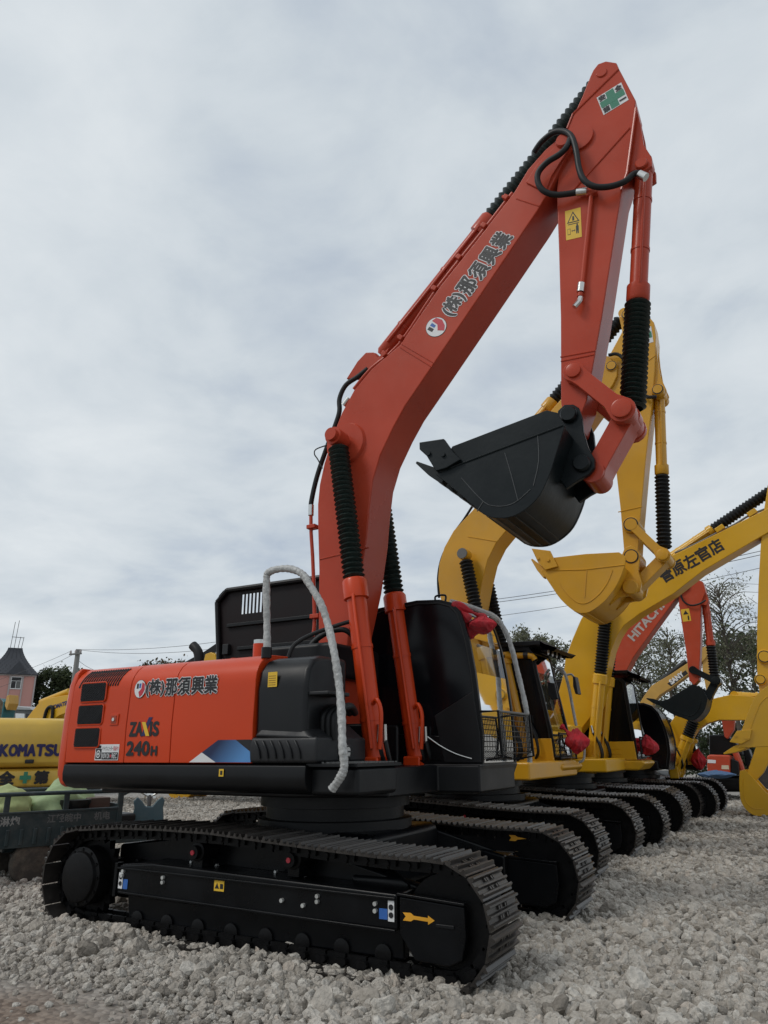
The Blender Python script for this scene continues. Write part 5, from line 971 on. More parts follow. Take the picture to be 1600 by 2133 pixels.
# lettering follows the curved rear: each letter set on its own stretch of the surface
def rear_x(y): return float(np.interp(abs(y), [0, 0.40, 0.75, 1.085, 1.305], [-2.925, -2.905, -2.86, -2.80, -2.735]))
def rear_text(txt, y0, step, z, h, m, parent, w):
    for k, ch in enumerate(txt):
        ya = y0 - step * k; yb = ya - w; a = Vector((rear_x(ya) - 0.008, ya, z)); b = Vector((rear_x(yb) - 0.008, yb, z))
        lettering('lettering', ch, a, b - a, UZ, h, m, parent, width=w, th=0.006, bold=h * 0.075)
rear_text('KOMATSU', -0.02, 0.158, 1.575, 0.20, NAVY, K1, 0.135)
rear_text('全', -0.06, 0.3, 1.07, 0.22, INK, K1, 0.27); rear_text('第', -0.68, 0.3, 1.07, 0.22, INK, K1, 0.24)
for w_c, h_c in ((0.20, 0.075), (0.07, 0.21)):
    yc_ = -0.52 + w_c / 2; decal('safety_cross', rect((rear_x(0.5) - 0.02, yc_, 1.18 - h_c / 2), (0.1, -1, 0), UZ, w_c, h_c), STK_G, K1, (-1, 0, 0), 0.02 + h_c * 0.01)
box('lamp_recess', (rear_x(0.55), -0.55, 1.47), (0.06, 0.16, 0.075), INK, K1, 0.02)
# yellow boom behind it
K2 = thing('excavator', 'yellow excavator boom and hoses showing above the pale counterweight', 'excavator', (-17.0, 9.0, GZ), FARG)
prism('boom', [(-17.87,2.13),(-17.55,2.81),(-17.31,3.04),(-16.99,3.31),(-16.49,3.39),(-15.15,3.49),(-14.50,3.50),(-14.42,3.07),(-15.49,2.93),(-15.96,2.83),(-16.34,2.69),(-16.57,2.11)], 8.75, 9.25, YELLOW2, K2, 0.02)
MB().tube([(x, 8.7, z) for x, z in [(-16.64,2.72),(-16.58,2.99),(-16.44,3.10),(-16.29,3.04),(-16.26,2.69)]], 0.05, 8, 4).obj('boom_hose', RUBBER, K2, smooth=True)
MB().tube([(-17.30,9.00,3.28), (-15.98,9.00,3.58)], 0.10, 10, 1).obj('arm_cylinder', YELLOW2, K2, smooth=True)
lettering('lettering', 'KOMATSU', Vector((-16.41,8.75,3.00)) - Vector((0, 0.004, 0)), (1, 0, 0.18), (-0.18, 0, 1), 0.14, NAVY, K2, fat=0.05)
prism('body', [(-18.88,2.30),(-16.47,2.41),(-16.24,1.24),(-18.62,1.23)], 9.3, 11.5, YELLOW2, K2, 0.1); prism('undercarriage', [(-18.72,1.23),(-15.90,1.32),(-15.78,0.69),(-18.56,0.57)], 9.2, 11.5, TRACK, K2, 0.1)
# teal arm and grey vehicle at the very left
TEAL = mat('teal_paint', (0.02, 0.13, 0.15), 0.45, dust=0.15)
T1 = thing('excavator', 'teal excavator arm peeking in at the left edge', 'excavator', (-22.0, 10.5, GZ), FARG)
prism('arm', [(-22.88,3.43),(-22.02,3.51),(-21.42,3.64),(-21.19,3.51),(-21.17,3.20),(-21.20,2.86),(-22.68,2.72)], 10.3, 10.8, TEAL, T1, 0.03); prism('bucket_linkage', [(-21.13,3.37),(-21.10,3.72),(-20.97,3.75),(-20.89,3.43),(-20.98,3.20)], 10.3, 10.7, TAN, T1, 0.02)
prism('body', [(-24.05,2.75),(-21.31,2.83),(-20.90,1.19),(-23.59,1.18)], 10.6, 12, TEAL, T1, 0.05)
V1 = thing('parked_van', 'grey van roof and windows between the teal arm and yellow boom', 'van', (-23, 12.5, GZ))
prism('body', [(-24.22,3.41),(-23.94,3.56),(-22.76,3.46),(-22.36,3.28),(-22.06,2.21),(-23.93,2.24)], 12.5, 14.3, GREY, V1, 0.05); prism('roof', [(-24.01,3.40),(-23.77,3.55),(-22.62,3.45),(-22.35,3.32)], 12.4, 14.3, mat('silver_roof', (0.3, 0.3, 0.3), 0.4), V1, 0.03)
prism('side_window', [(-23.53,3.24),(-22.95,3.21),(-22.90,3.02),(-23.48,3.03)], 12.44, 12.5, STK_W, V1, 0.01); prism('windscreen', [(-22.86,3.22),(-22.52,3.18),(-22.45,2.99),(-22.81,3.02)], 12.44, 12.5, INK, V1, 0.01)
for q in [(-59.30,37.66),(-61.17,41.24)]: MB().lathe((q[0], q[1] - 0.1, 0.4), (q[0], q[1] + 0.1, 0.4), [(0, 0.3), (1, 0.3)], 16).obj('wheel', RUBBER, V1, smooth=True)
# black boom and yellow bracket behind the orange cowl
B1 = thing('excavator', 'black excavator boom rising behind the orange cowl top', 'excavator', (-13, 12, GZ), FARG)
prism('boom', [(-14.36,4.47),(-13.75,4.63),(-12.87,4.94),(-12.05,5.32),(-11.07,5.88),(-10.84,5.54),(-11.81,4.82),(-12.61,4.48),(-13.45,4.29)], 11.7, 12.2, BLACKM, B1, 0.02)
ob = Vector((-12.22,11.70,4.65)); ou = Vector((-11.87,11.70,5.13)) - ob; ov = Vector((-ou.z, 0, ou.x)); lettering('lettering', 'OR', ob - Vector((0, 0.005, 0)), ou, ov, 0.24, STK_W, B1, fat=0.03)
prism('bracket', [(-12.60,4.53),(-12.54,4.79),(-12.31,4.84),(-12.12,4.76),(-12.04,4.53)], 11.4, 11.6, YELLOW2, B1, 0.02)
prism('body', [(-15.82,4.26),(-11.04,4.24),(-10.84,1.22),(-15.40,1.19)], 12.3, 14.5, BLACKM, B1, 0.1)
# yellow bucket standing on the gravel far behind the cargo tricycle
G1 = thing('loose_bucket', 'yellow digger bucket lying on the gravel behind the tricycle handlebars', 'bucket', (-17.2, 17.0, GZ))
bp1 = Vector((-13.8, 13.5, GZ))
prism('bucket_shell', [(-16.30,0.44),(-15.03,0.60),(-15.02,0.31),(-15.32,0.14),(-16.06,0.06),(-16.27,0.23)], 14.0, 15.0, YELLOW2, G1, 0.04); prism('cutting_edge', [(-16.30,0.05),(-15.97,0.09),(-15.23,0.14),(-15.22,0.08),(-16.24,-0.01)], 13.9, 15.0, TAN, G1, 0.01)
# ---------------------------------------------------------------- cargo tricycle
SLATE = mat('slate_green_paint', (0.020, 0.036, 0.040), 0.42, var=0.15, dust=0.15); SLATE2 = mat('blue_grey_plastic', (0.055, 0.105, 0.125), 0.4, var=0.1, dust=0.1)
TR = rz_thing('cargo_tricycle', 'dark green cargo tricycle with railed load bed behind the rear sprocket', 'tricycle', (-4.75, 0.0, 0), math.radians(68.8))
# local frame: x forward along the tricycle, -y towards the orange excavator
BX0, BX1, BY0, BY1 = -1.15, 1.08, -0.08, 1.12
bed = box('load_bed', ((BX0 + BX1) / 2, (BY0 + BY1) / 2, 0.57), (BX1 - BX0, BY1 - BY0, 0.06), SLATE, TR, 0.01)
for y in (BY0, BY1):
    pan = box('side_board', ((BX0 + BX1) / 2, y, 0.74), (BX1 - BX0, 0.03, 0.42), SLATE, TR, 0.008)
    for k in range(13): box('pressed_rib', (BX0 + 0.1 + k * 0.17, y - 0.02 * (1 if y < 0.5 else -1), 0.66), (0.05, 0.03, 0.2), SLATE, pan, 0.012)
    box('board_rim', ((BX0 + BX1) / 2, y, 0.955), (BX1 - BX0 + 0.02, 0.05, 0.03), SLATE, pan, 0.008)
    MB().tube([(BX0, y, 0.95), (BX0, y, 1.12), (BX0 + 0.06, y, 1.18), (BX1 - 0.06, y, 1.18), (BX1, y, 1.12), (BX1, y, 0.95)], 0.028, 8, 3).obj('side_rail', SLATE, pan, smooth=True)
    for x in (-0.42, 0.33): box('rail_post', (x, y, 1.07), (0.07, 0.03, 0.24), SLATE, pan, 0.006)
for x in (BX0, BX1): box('end_board', (x, (BY0 + BY1) / 2, 0.78), (0.03, BY1 - BY0, 0.46), SLATE, TR, 0.008)
box('corner_post', (BX1, BY0, 0.98), (0.07, 0.06, 0.52), SLATE, TR, 0.01)
FAINT = mat('faded_lettering', (0.12, 0.13, 0.13), 0.6)
lettering('lettering', '江轻皖中', (0.10, BY0 - 0.017, 0.81), UX, UZ, 0.11, FAINT, TR, fat=0.02); lettering('lettering', '机电', (0.72, BY0 - 0.017, 0.81), UX, UZ, 0.11, FAINT, TR, fat=0.02); lettering('lettering', '淋炮', (-0.48, BY0 - 0.017, 0.80), UX, UZ, 0.12, mat('grey_lettering', (0.25, 0.26, 0.25), 0.6), TR, fat=0.02)
TYRE = mat('dusty_tyre', (0.05, 0.043, 0.036), 0.85, dust=0.7, dustcol=(0.20, 0.16, 0.12))
def wheel(x, y, r, w, parent):
    o = MB().lathe((x, y - w / 2, r + GZ - 0.02), (x, y + w / 2, r + GZ - 0.02), [(0, r * 0.72), (0.05, r * 0.9), (0.25, r), (0.75, r), (0.95, r * 0.9), (1, r * 0.72)], 28).obj('wheel', TYRE, parent, smooth=True)
    MB().lathe((x, y - w * 0.42, r + GZ - 0.02), (x, y + w * 0.42, r + GZ - 0.02), [(0, r * 0.2), (0.1, r * 0.62), (0.9, r * 0.62), (1, r * 0.2)], 20).obj('rim', GREY, o, smooth=True)
wheel(0.0, 0.0, 0.27, 0.15, TR); wheel(0.0, 1.04, 0.27, 0.15, TR); wheel(2.0, 0.52, 0.27, 0.13, TR)
cyl('axle', (0, 0, 0.33), (0, 1.04, 0.33), 0.04, GREY, TR); box('chassis', (0.7, 0.52, 0.48), (2.0, 0.4, 0.08), SLATE, TR, 0.02)
MB().box((1.25, 0.52, 0.78), (0.5, 0.40, 0.12)).obj('saddle', RUBBER, TR, 0.04)
box('saddle_box', (1.25, 0.52, 0.62), (0.46, 0.38, 0.22), SLATE, TR, 0.02)
# leg shield, footboards, handlebar
sh = [(-0.25, 0.62), (-0.21, 0.90), (-0.23, 1.0), (-0.18, 1.06), (-0.11, 1.0), (-0.05, 0.92), (0.05, 0.92), (0.11, 1.0), (0.18, 1.06), (0.23, 1.0), (0.21, 0.90), (0.25, 0.62)]
SHF = Matrix.Rotation(math.radians(66), 3, 'Z')
def shp(x, z, t): v = SHF @ Vector((t, x, 0)); return (1.72 + v.x, 0.42 + v.y, z)
n = len(sh); MB().add([shp(x, z, -0.03 - 0.10 * abs(x)) for x, z in sh] + [shp(x, z, 0.03 - 0.10 * abs(x)) for x, z in sh], [tuple(range(n)), tuple(range(2 * n - 1, n - 1, -1))] + [(i, n + i, n + (i + 1) % n, (i + 1) % n) for i in range(n)]).obj('leg_shield', SLATE2, TR, 0.02)
for s in (-1, 1):
    a_ = Vector(shp(s * 0.20, 0.65, -0.05)); MB().box(a_ + Vector((-0.05, 0, 0)), (0.30, 0.22, 0.05)).obj('footboard', SLATE2, TR, 0.02)
MB().tube([shp(-0.34, 1.12, -0.15), shp(-0.18, 1.14, 0.0), shp(0, 1.06, 0.04), shp(0.18, 1.14, 0.0), shp(0.34, 1.12, -0.15)], 0.016, 8, 4).obj('handlebar', CHROME, TR, smooth=True)
cyl('steering_column', shp(0, 0.6, 0.05), shp(0, 1.08, 0.05), 0.03, GREY, TR); MB().lathe(shp(0, 1.02, 0.08), shp(0, 1.02, 0.22), [(0, 0.05), (0.6, 0.09), (1, 0.08)], 14).obj('headlamp', CHROME, TR, smooth=True)
for s in (-1, 1): MB().tube([shp(s * 0.34, 1.12, -0.15), shp(s * 0.40, 1.11, -0.20)], 0.022, 8, 1).obj('hand_grip', RUBBER, TR, smooth=True)
# load: green tarpaulin, black tub, cardboard box
Rz = Matrix.Rotation(math.radians(68.8), 3, 'Z')
def tw(x, y, z): return Rz @ Vector((x, y, z)) + Vector((-4.75, 0, 0))
def lump(name, x, y, z, s, m, label, cat, seed):
    bm = bmesh.new(); bmesh.ops.create_icosphere(bm, subdivisions=4, radius=1); r = np.random.default_rng(seed); ph = r.uniform(0, 6, 8)
    for v in bm.verts:
        c = v.co; k = 1 + 0.12 * math.sin(3 * c.x + ph[0] + 4 * c.y) + 0.10 * math.sin(5 * c.z + 4 * c.x + ph[1]) + 0.06 * math.sin(11 * c.y + 7 * c.z + ph[2]) + 0.04 * math.sin(17 * c.x + 13 * c.y + ph[3])
        v.co = Vector((c.x * k * s[0], c.y * k * s[1], max(c.z, -0.6) * k * s[2]))
    me = bpy.data.meshes.new(name); bm.to_mesh(me); bm.free(); me.materials.append(m); me.polygons.foreach_set('use_smooth', [True] * len(me.polygons)); o = bpy.data.objects.new(name, me); C.objects.link(o); o.location = tw(x, y, z); o.rotation_euler = (0, 0, math.radians(68.8)); return tag(o, label, cat)
lump('tarpaulin', 0.40, 0.45, 0.88, (0.42, 0.34, 0.42), mat('pale_green_tarpaulin', (0.30, 0.40, 0.20), 0.6, var=0.2, bump=0.3, bscale=14), 'pale green tarpaulin heaped in the tricycle bed', 'tarpaulin', 4)
lump('sack', -0.35, 0.4, 0.88, (0.40, 0.34, 0.36), mat('yellow_green_sack', (0.36, 0.42, 0.18), 0.7, var=0.2, bump=0.3, bscale=14), 'yellow green sack at the left of the tricycle bed', 'sack', 6)
tub = MB().lathe(tw(0.52, 0.13, 0.60), tw(0.52, 0.13, 1.08), [(0, 0.15), (0.85, 0.19), (0.9, 0.205), (1, 0.205)], 24).obj('tub', RUBBER, None, smooth=True); tag(tub, 'black plastic tub behind the tricycle side rail', 'tub')
cbx = MB().box((0, 0, 0), (0.30, 0.35, 0.48)).obj('carton', mat('brown_cardboard', (0.10, 0.065, 0.05), 0.8), None, 0.01); cbx.location = tw(0.86, 0.30, 0.85); cbx.rotation_euler = (0, 0, 1.2); tag(cbx, 'dark brown carton at the front of the tricycle bed', 'carton')
# ---------------------------------------------------------------- pink tower house
TWP = (-72.33,45.00,10.14); TWZ = (-72.58,45.00,13.26)[2]
TW = rz_thing('tower_house', 'pink house tower with dark tiled mansard roof and window', 'house', (TWP[0], TWP[1], 0), math.radians(55.7))
PINK = mat('pink_render', (0.52, 0.27, 0.235), 0.85, var=0.06, scale=0.6); TRIM = mat('grey_trim', (0.40, 0.36, 0.35), 0.7); TILE = mat('slate_roof_tile', (0.040, 0.043, 0.052), 0.6, var=0.3, scale=1.5)
wd = 5.0; zt_ = TWP[2]; hw_ = wd / 2
wall_ = box('wall', (0, hw_, zt_ / 2), (wd, wd, zt_), PINK, TW, 0.02)
for x in (-hw_, hw_, -0.06, 1.24): box('pilaster', (x, -0.03, zt_ / 2), (0.16, 0.10, zt_ - 0.02), TRIM, wall_, 0.01)
box('eaves_course', (0, -0.04, zt_ - 0.1), (wd + 0.2, 0.16, 0.18), TRIM, wall_, 0.01); box('band_course', (0, -0.05, zt_ - 3.6), (wd + 0.2, 0.18, 0.18), TRIM, wall_, 0.01)
win = box('window', (0.59, -0.05, zt_ - 0.95), (1.10, 0.06, 1.40), STK_W, TW, 0.01)
for x, z, w_p, h_p, mm in ((0.34, -0.20, 0.44, 0.78, INK), (0.84, -0.20, 0.44, 0.78, GREY), (0.59, 0.42, 0.96, 0.36, INK)): box('pane', (x, -0.085, zt_ - 0.95 + z), (w_p, 0.02, h_p), mm, win, 0.0)
# mansard roof: courses of single tiles, curving in towards a flat top
ncs = 14; top_h = 0.75; rf = lambda t: (hw_ + 0.30) * (1 - t) ** 1.5 + top_h * (1 - (1 - t) ** 1.5)
roof = MB()
for k in range(ncs):
    h0, h1 = rf(k / ncs), rf((k + 1) / ncs); z0_, z1_ = zt_ + (TWZ - zt_) * k / ncs, zt_ + (TWZ - zt_) * (k + 1) / ncs
    roof.add([(-h0, hw_ - h0, z0_), (h0, hw_ - h0, z0_), (h0, hw_ + h0, z0_), (-h0, hw_ + h0, z0_), (-h1, hw_ - h1, z1_), (h1, hw_ - h1, z1_), (h1, hw_ + h1, z1_), (-h1, hw_ + h1, z1_)], [(0, 1, 5, 4), (1, 2, 6, 5), (2, 3, 7, 6), (3, 0, 4, 7), (4, 5, 6, 7), (3, 2, 1, 0)])
roof = roof.obj('roof', TILE, TW)
for k in range(ncs):
    h0 = rf((k + 0.5) / ncs); z0_ = zt_ + (TWZ - zt_) * (k + 0.35) / ncs; n_t = max(5, int(h0 * 2 / 0.42)); w_t = 2 * h0 / n_t; dz = (TWZ - zt_) / ncs; sl = math.atan2(rf(k / ncs) - rf((k + 1) / ncs), dz)
    tm_ = MB().box((0, 0, 0), (w_t * 0.93, 0.10, dz * 1.25)).mesh('roof_tile', TILE)
    for q in range(n_t):
        o = bpy.data.objects.new('roof_tile', tm_); C.objects.link(o); o.parent = roof; o.location = (-h0 + w_t * (q + 0.5), hw_ - h0 - 0.03, z0_); o.rotation_euler = (-sl + 0.10, 0, rnd.uniform(-0.03, 0.03))
dm = MB().prism([(-0.5, zt_ - 0.05), (1.7, zt_ - 0.05), (0.6, zt_ + 1.5)], -0.45, 1.2).obj('dormer', TILE, roof, 0.02)
for x_, z1_ in ((-0.55, 3.1), (-0.15, 3.3), (0.25, 1.4), (0.6, 1.4)): cyl('roof_rod', (x_, hw_, TWZ - 0.1), (x_ + 0.12, hw_, TWZ + z1_), 0.035, GREY, TW, 6)
cyl('roof_rod', (-0.55, hw_, TWZ + 1.35), (0.75, hw_, TWZ + 1.3), 0.035, GREY, TW, 6)
# ---------------------------------------------------------------- utility pole and wires
PL = thing('utility_pole', 'grey concrete utility pole left of the orange cowl', 'pole', (-42.5, 30, GZ))
pb = Vector((-42.60,30.00,7.37)); pt = Vector((-42.55,30.00,9.11)); pxm = pt.x
MB().lathe((pxm, 30, 0), (pxm, 30, pt.z), [(0, 0.28), (1, 0.17)], 14).obj('post', mat('concrete', (0.22, 0.22, 0.21), 0.9), PL, smooth=True)
box('crossarm', (pxm, 29.8, pt.z - 0.35), (1.3, 0.12, 0.12), GREY, PL, 0.01)
for s in (-0.55, 0.0, 0.55): MB().lathe((pxm + s, 29.8, pt.z - 0.3), (pxm + s, 29.8, pt.z - 0.05), [(0, 0.06), (0.5, 0.08), (1, 0.04)], 8).obj('insulator', TRIM, PL, smooth=True)
WIRE = mat('wire_black', (0.08, 0.08, 0.085), 0.6)
def wire(p0, p1, sag, label, r=0.014):
    p0 = Vector(p0); p1 = Vector(p1); pts = [p0 + (p1 - p0) * t + Vector((0, 0, -4 * sag * t * (1 - t))) for t in [k / 14 for k in range(15)]]
    o = MB().tube(pts, r, 5, 1).obj('power_line', WIRE, None); return tag(o, label, 'wire', 'overhead power lines')
wire((pxm - 0.55, 29.8, pt.z - 0.1), (-85.03,45.00,8.78), 0.6, 'upper power line running left from the pole'); wire((pxm, 29.8, pt.z - 0.3), (-84.76,45.00,7.93), 0.8, 'lower power line running left from the pole')
wire((pxm, 29.8, pt.z), (-24.42,28.00,8.39), 0.3, 'upper power line from the pole towards the open hood'); wire((pxm + 0.55, 29.8, pt.z - 0.1), (-24.39,28.00,7.98), 0.4, 'lower power line from the pole towards the open hood'); wire((pxm, 29.8, pt.z - 0.6), (-44.24,33.00,7.97), 0.1, 'short stay wire slanting down right of the pole')
wire((-14.65,40.00,11.59), (5.30,40.00,12.97), 0.3, 'top power line behind the second yellow boom', 0.02); wire((-14.66,40.00,11.38), (5.27,40.00,12.74), 0.3, 'middle power line just under the top one on the right', 0.02); wire((-14.71,40.00,10.40), (5.15,40.00,11.98), 0.3, 'lowest power line crossing behind the yellow bucket', 0.016)
# ---------------------------------------------------------------- trees
LEAFM = {}
def leafmat(name, c0, c1):
    m = bpy.data.materials.new(name); m.use_nodes = True; t = m.node_tree; b = t.nodes['Principled BSDF']; g = t.nodes.new('ShaderNodeNewGeometry'); r = t.nodes.new('ShaderNodeValToRGB'); t.links.new(g.outputs['Random Per Island'], r.inputs[0])
    r.color_ramp.elements[0].color = (*c0, 1); r.color_ramp.elements[1].color = (*c1, 1); t.links.new(r.outputs[0], b.inputs['Base Color']); b.inputs['Roughness'].default_value = 0.6; b.inputs['Specular IOR Level'].default_value = 0.3; b.inputs['Transmission Weight'].default_value = 0.0
    tl = t.nodes.new('ShaderNodeBsdfTranslucent'); t.links.new(r.outputs[0], tl.inputs[0]); ad = t.nodes.new('ShaderNodeMixShader'); ad.inputs[0].default_value = 0.4; t.links.new(b.outputs[0], ad.inputs[1]); t.links.new(tl.outputs[0], ad.inputs[2]); t.links.new(ad.outputs[0], t.nodes['Material Output'].inputs[0]); return m
LEAF_D = leafmat('dark_leaf', (0.030, 0.045, 0.020), (0.085, 0.105, 0.05)); LEAF_O = leafmat('olive_leaf', (0.095, 0.105, 0.062), (0.20, 0.205, 0.135)); LEAF_B = leafmat('bronze_leaf', (0.05, 0.045, 0.02), (0.13, 0.09, 0.05))
BARK = mat('bark', (0.075, 0.062, 0.05), 0.9, var=0.3, scale=6)
def tree(base, h, w, label, seed, leaf, n=5000, ls=0.14, trunk=0.16, low=0.25, bare=0.0, clumps=46, crown_z=None):
    r = np.random.default_rng(seed); base = Vector(base); T = thing('tree', label, 'tree', base, 'trees around the yard')
    b = MB(); top = base + Vector((0, 0, h * 0.86)); mid = base + Vector((r.normal() * 0.03 * h, r.normal() * 0.03 * h, h * 0.45))
    b.tube([base - Vector((0, 0, 0.2)), mid, top], lambda t: trunk * (1 - 0.85 * t), 8, 6)
    cl = []
    for k in range(clumps):
        a = r.uniform(0, 2 * math.pi); zz = low + (1 - low) * r.uniform(0, 1) ** 0.85; tt_ = (zz - low) / (1 - low); env = (0.45 + 0.75 * tt_) * math.sqrt(max(0.04, 1 - max(0, (tt_ - 0.55) / 0.5) ** 2))
        rad = w * env * math.sqrt(r.uniform(0.05, 1)); c = base + Vector((rad * math.cos(a), rad * math.sin(a), h * zz)); cl.append((c, r.uniform(0.10, 0.22) * w + 0.12))
        s0 = base + Vector((0, 0, h * max(0.18, zz - 0.28))); s0 += (mid - base) * min(1, (zz) * 1.2) * 0.5
        b.tube([s0, s0 + (c - s0) * 0.5 + Vector((0, 0, 0.05 * h)), c + (c - s0) * 0.10], lambda t: trunk * 0.20 * (1 - 0.85 * t) + 0.004, 5, 3)
        for _ in range(2):
            e = c + Vector(r.normal(size=3)) * cl[-1][1] * 0.8; b.tube([s0 + (c - s0) * 0.8, e], 0.004 + 0.0006 * h, 4, 1)
    b.obj('trunk', BARK, T, smooth=True)
    per = int(n / clumps); V = []; F = []
    for (c, s) in cl:
        if r.uniform() < bare: continue
        m_ = int(per * r.uniform(0.5, 1.5)); p_ = r.normal(size=(m_, 3)) * s * 0.55 + np.array(c); u_ = r.normal(size=(m_, 3)); u_ /= np.linalg.norm(u_, axis=1)[:, None]; v_ = np.cross(u_, r.normal(size=(m_, 3))); v_ /= np.linalg.norm(v_, axis=1)[:, None]; q_ = (ls * r.uniform(0.6, 1.3, m_))[:, None]
        for A, U_, V_ in zip(p_, u_ * q_, v_ * q_ * 0.55):
            i = len(V); V += [A - U_, A - V_ * 0.9, A + U_, A + V_ * 0.9]; F.append((i, i + 1, i + 2, i + 3))
    me = bpy.data.meshes.new('crown'); me.from_pydata([tuple(q) for q in V], [], F); me.materials.append(leaf); me.update(); o = bpy.data.objects.new('crown', me); link(o, T)
    return T
tree(Vector((-74.72,52.00,2.15)), 8.8, 3.0, 'dark green tree beside the pink tower', 1, LEAF_D, 7000, 0.20, 0.22, 0.2)
tree(Vector((-72.15,52.00,2.14)), 9.2, 3.0, 'dark green tree right of the pink tower, touching the orange cowl', 2, LEAF_D, 6000, 0.20, 0.22, 0.2)
tree(Vector((-29.39,26.00,1.89)), 5.0, 1.6, 'bronze tinted tree top above the orange cowl', 3, LEAF_B, 3500, 0.11, 0.16, 0.45)
tree(Vector((-8.55,34.00,1.75)), 6.6, 1.5, 'small round tree top above the second cab', 4, LEAF_O, 4500, 0.09, 0.14, 0.45)
tree(Vector((-7.26,34.00,1.75)), 5.3, 1.5, 'low tree between the second cab and the third boom', 5, LEAF_O, 3800, 0.09, 0.14, 0.3)
tree(Vector((-2.21,30.00,1.72)), 4.7, 2.3, 'spreading tree below the grey lettered orange boom', 6, LEAF_O, 5500, 0.072, 0.13, 0.3, 0.12, 70)
tree(Vector((2.21,26.00,1.69)), 6.7, 2.0, 'tall thin tree with bare twigs near the right edge', 7, LEAF_O, 6500, 0.052, 0.10, 0.30, 0.25, 90)
tree(Vector((-0.14,28.00,1.71)), 5.3, 1.5, 'slim tree behind the hanging orange arm', 8, LEAF_O, 3000, 0.065, 0.12, 0.3, 0.15, 44)
tree(Vector((2.72,36.00,1.68)), 6.0, 2.6, 'bushy tree behind the right edge arm', 9, LEAF_D, 4000, 0.15, 0.15, 0.15)
for px_, hh_, ww_, sd_, lab_ in (((0.19,34.00,1.70), 2.3, 1.8, 21, 'low hedge bush just left of the small orange excavator'), ((0.94,34.00,1.70), 2.6, 2.0, 22, 'low hedge bush behind the small orange excavator boom'), ((1.79,34.00,1.69), 2.4, 2.0, 23, 'low hedge bush behind the teeth of the right edge bucket'), ((2.69,34.00,1.68), 3.0, 2.2, 24, 'rightmost low hedge bush at the far end of the yard')):
    tree(Vector((px_[0], px_[1], GZ)), hh_, ww_, lab_, sd_, LEAF_D, 2600, 0.10, 0.07, 0.05, 0.0, 40)['group'] = 'hedge bushes at the far end'
# ================================================================== ground
def gh(x, y):
    x = np.asarray(x, float); y = np.asarray(y, float)
    h = GZ + 0.018 * np.sin(x * 1.7 + 0.6 * y) * np.cos(y * 1.3 - 0.4 * x) + 0.012 * np.sin(x * 4.1 + 1.0) * np.sin(y * 3.7)
    d = np.abs(y + 1.60); h = h + 0.05 * np.exp(-(d / 0.22) ** 2) * np.clip((-0.9 - x) / 1.2, 0, 1) * np.clip((x + 3.4) / 0.6, 0, 1) - 0.045 * np.exp(-((y + 1.55) / 0.45) ** 2) * np.clip((x + 1.3) / 0.8, 0, 1) * np.clip((2.6 - x) / 0.6, 0, 1)
    return h
gm = bpy.data.materials.new('gravel_ground'); gm.use_nodes = True; t_ = gm.node_tree; K_ = t_.links.new; b_s = t_.nodes['Principled BSDF']
g_co = t_.nodes.new('ShaderNodeTexCoord'); g_v = t_.nodes.new('ShaderNodeTexVoronoi'); g_v.inputs['Scale'].default_value = 17; K_(g_co.outputs['Object'], g_v.inputs['Vector'])
g_n = t_.nodes.new('ShaderNodeTexNoise'); g_n.inputs['Scale'].default_value = 1.1; g_n.inputs['Detail'].default_value = 6; K_(g_co.outputs['Object'], g_n.inputs['Vector'])
g_r = t_.nodes.new('ShaderNodeValToRGB'); K_(g_v.outputs['Color'], g_r.inputs[0]); g_r.color_ramp.elements[0].color = (0.17, 0.155, 0.135, 1); g_r.color_ramp.elements[1].color = (0.40, 0.375, 0.34, 1)
g_x = t_.nodes.new('ShaderNodeSeparateXYZ'); K_(g_co.outputs['Object'], g_x.inputs[0])
# bare reddish soil shows through near the lower left corner of the yard
def mth(op, a, b=None):
    n = t_.nodes.new('ShaderNodeMath'); n.operation = op
    for i, v in enumerate((a, b)):
        if v is None: continue
        if isinstance(v, (int, float)): n.inputs[i].default_value = v
        else: K_(v, n.inputs[i])
    return n.outputs[0]
dxs = mth('MULTIPLY', mth('ADD', g_x.outputs[0], 0.45), 0.60); dys = mth('MULTIPLY', mth('ADD', g_x.outputs[1], 3.45), 1.1)
rad = mth('SQRT', mth('ADD', mth('MULTIPLY', dxs, dxs), mth('MULTIPLY', dys, dys)))
msk = t_.nodes.new('ShaderNodeMapRange'); K_(mth('ADD', rad, mth('MULTIPLY', g_n.outputs[0], 0.8)), msk.inputs[0]); msk.inputs[1].default_value = 0.75; msk.inputs[2].default_value = 1.35; msk.inputs[3].default_value = 1; msk.inputs[4].default_value = 0
g_m = t_.nodes.new('ShaderNodeMix'); g_m.data_type = 'RGBA'; K_(msk.outputs[0], g_m.inputs[0]); K_(g_r.outputs[0], g_m.inputs[6])
g_s = t_.nodes.new('ShaderNodeTexNoise'); g_s.inputs['Scale'].default_value = 14; g_s.inputs['Detail'].default_value = 8; K_(g_co.outputs['Object'], g_s.inputs['Vector'])
g_sr = t_.nodes.new('ShaderNodeValToRGB'); K_(g_s.outputs[0], g_sr.inputs[0]); g_sr.color_ramp.elements[0].position = 0.3; g_sr.color_ramp.elements[0].color = (0.13, 0.092, 0.068, 1); g_sr.color_ramp.elements[1].position = 0.7; g_sr.color_ramp.elements[1].color = (0.28, 0.22, 0.175, 1)
K_(g_sr.outputs[0], g_m.inputs[7]); K_(g_m.outputs[2], b_s.inputs['Base Color']); b_s.inputs['Roughness'].default_value = 0.95
g_b = t_.nodes.new('ShaderNodeBump'); g_b.inputs['Strength'].default_value = 0.9; g_b.inputs['Distance'].default_value = 0.04; K_(g_v.outputs['Distance'], g_b.inputs['Height']); g_b.invert = True; K_(g_b.outputs[0], b_s.inputs['Normal'])
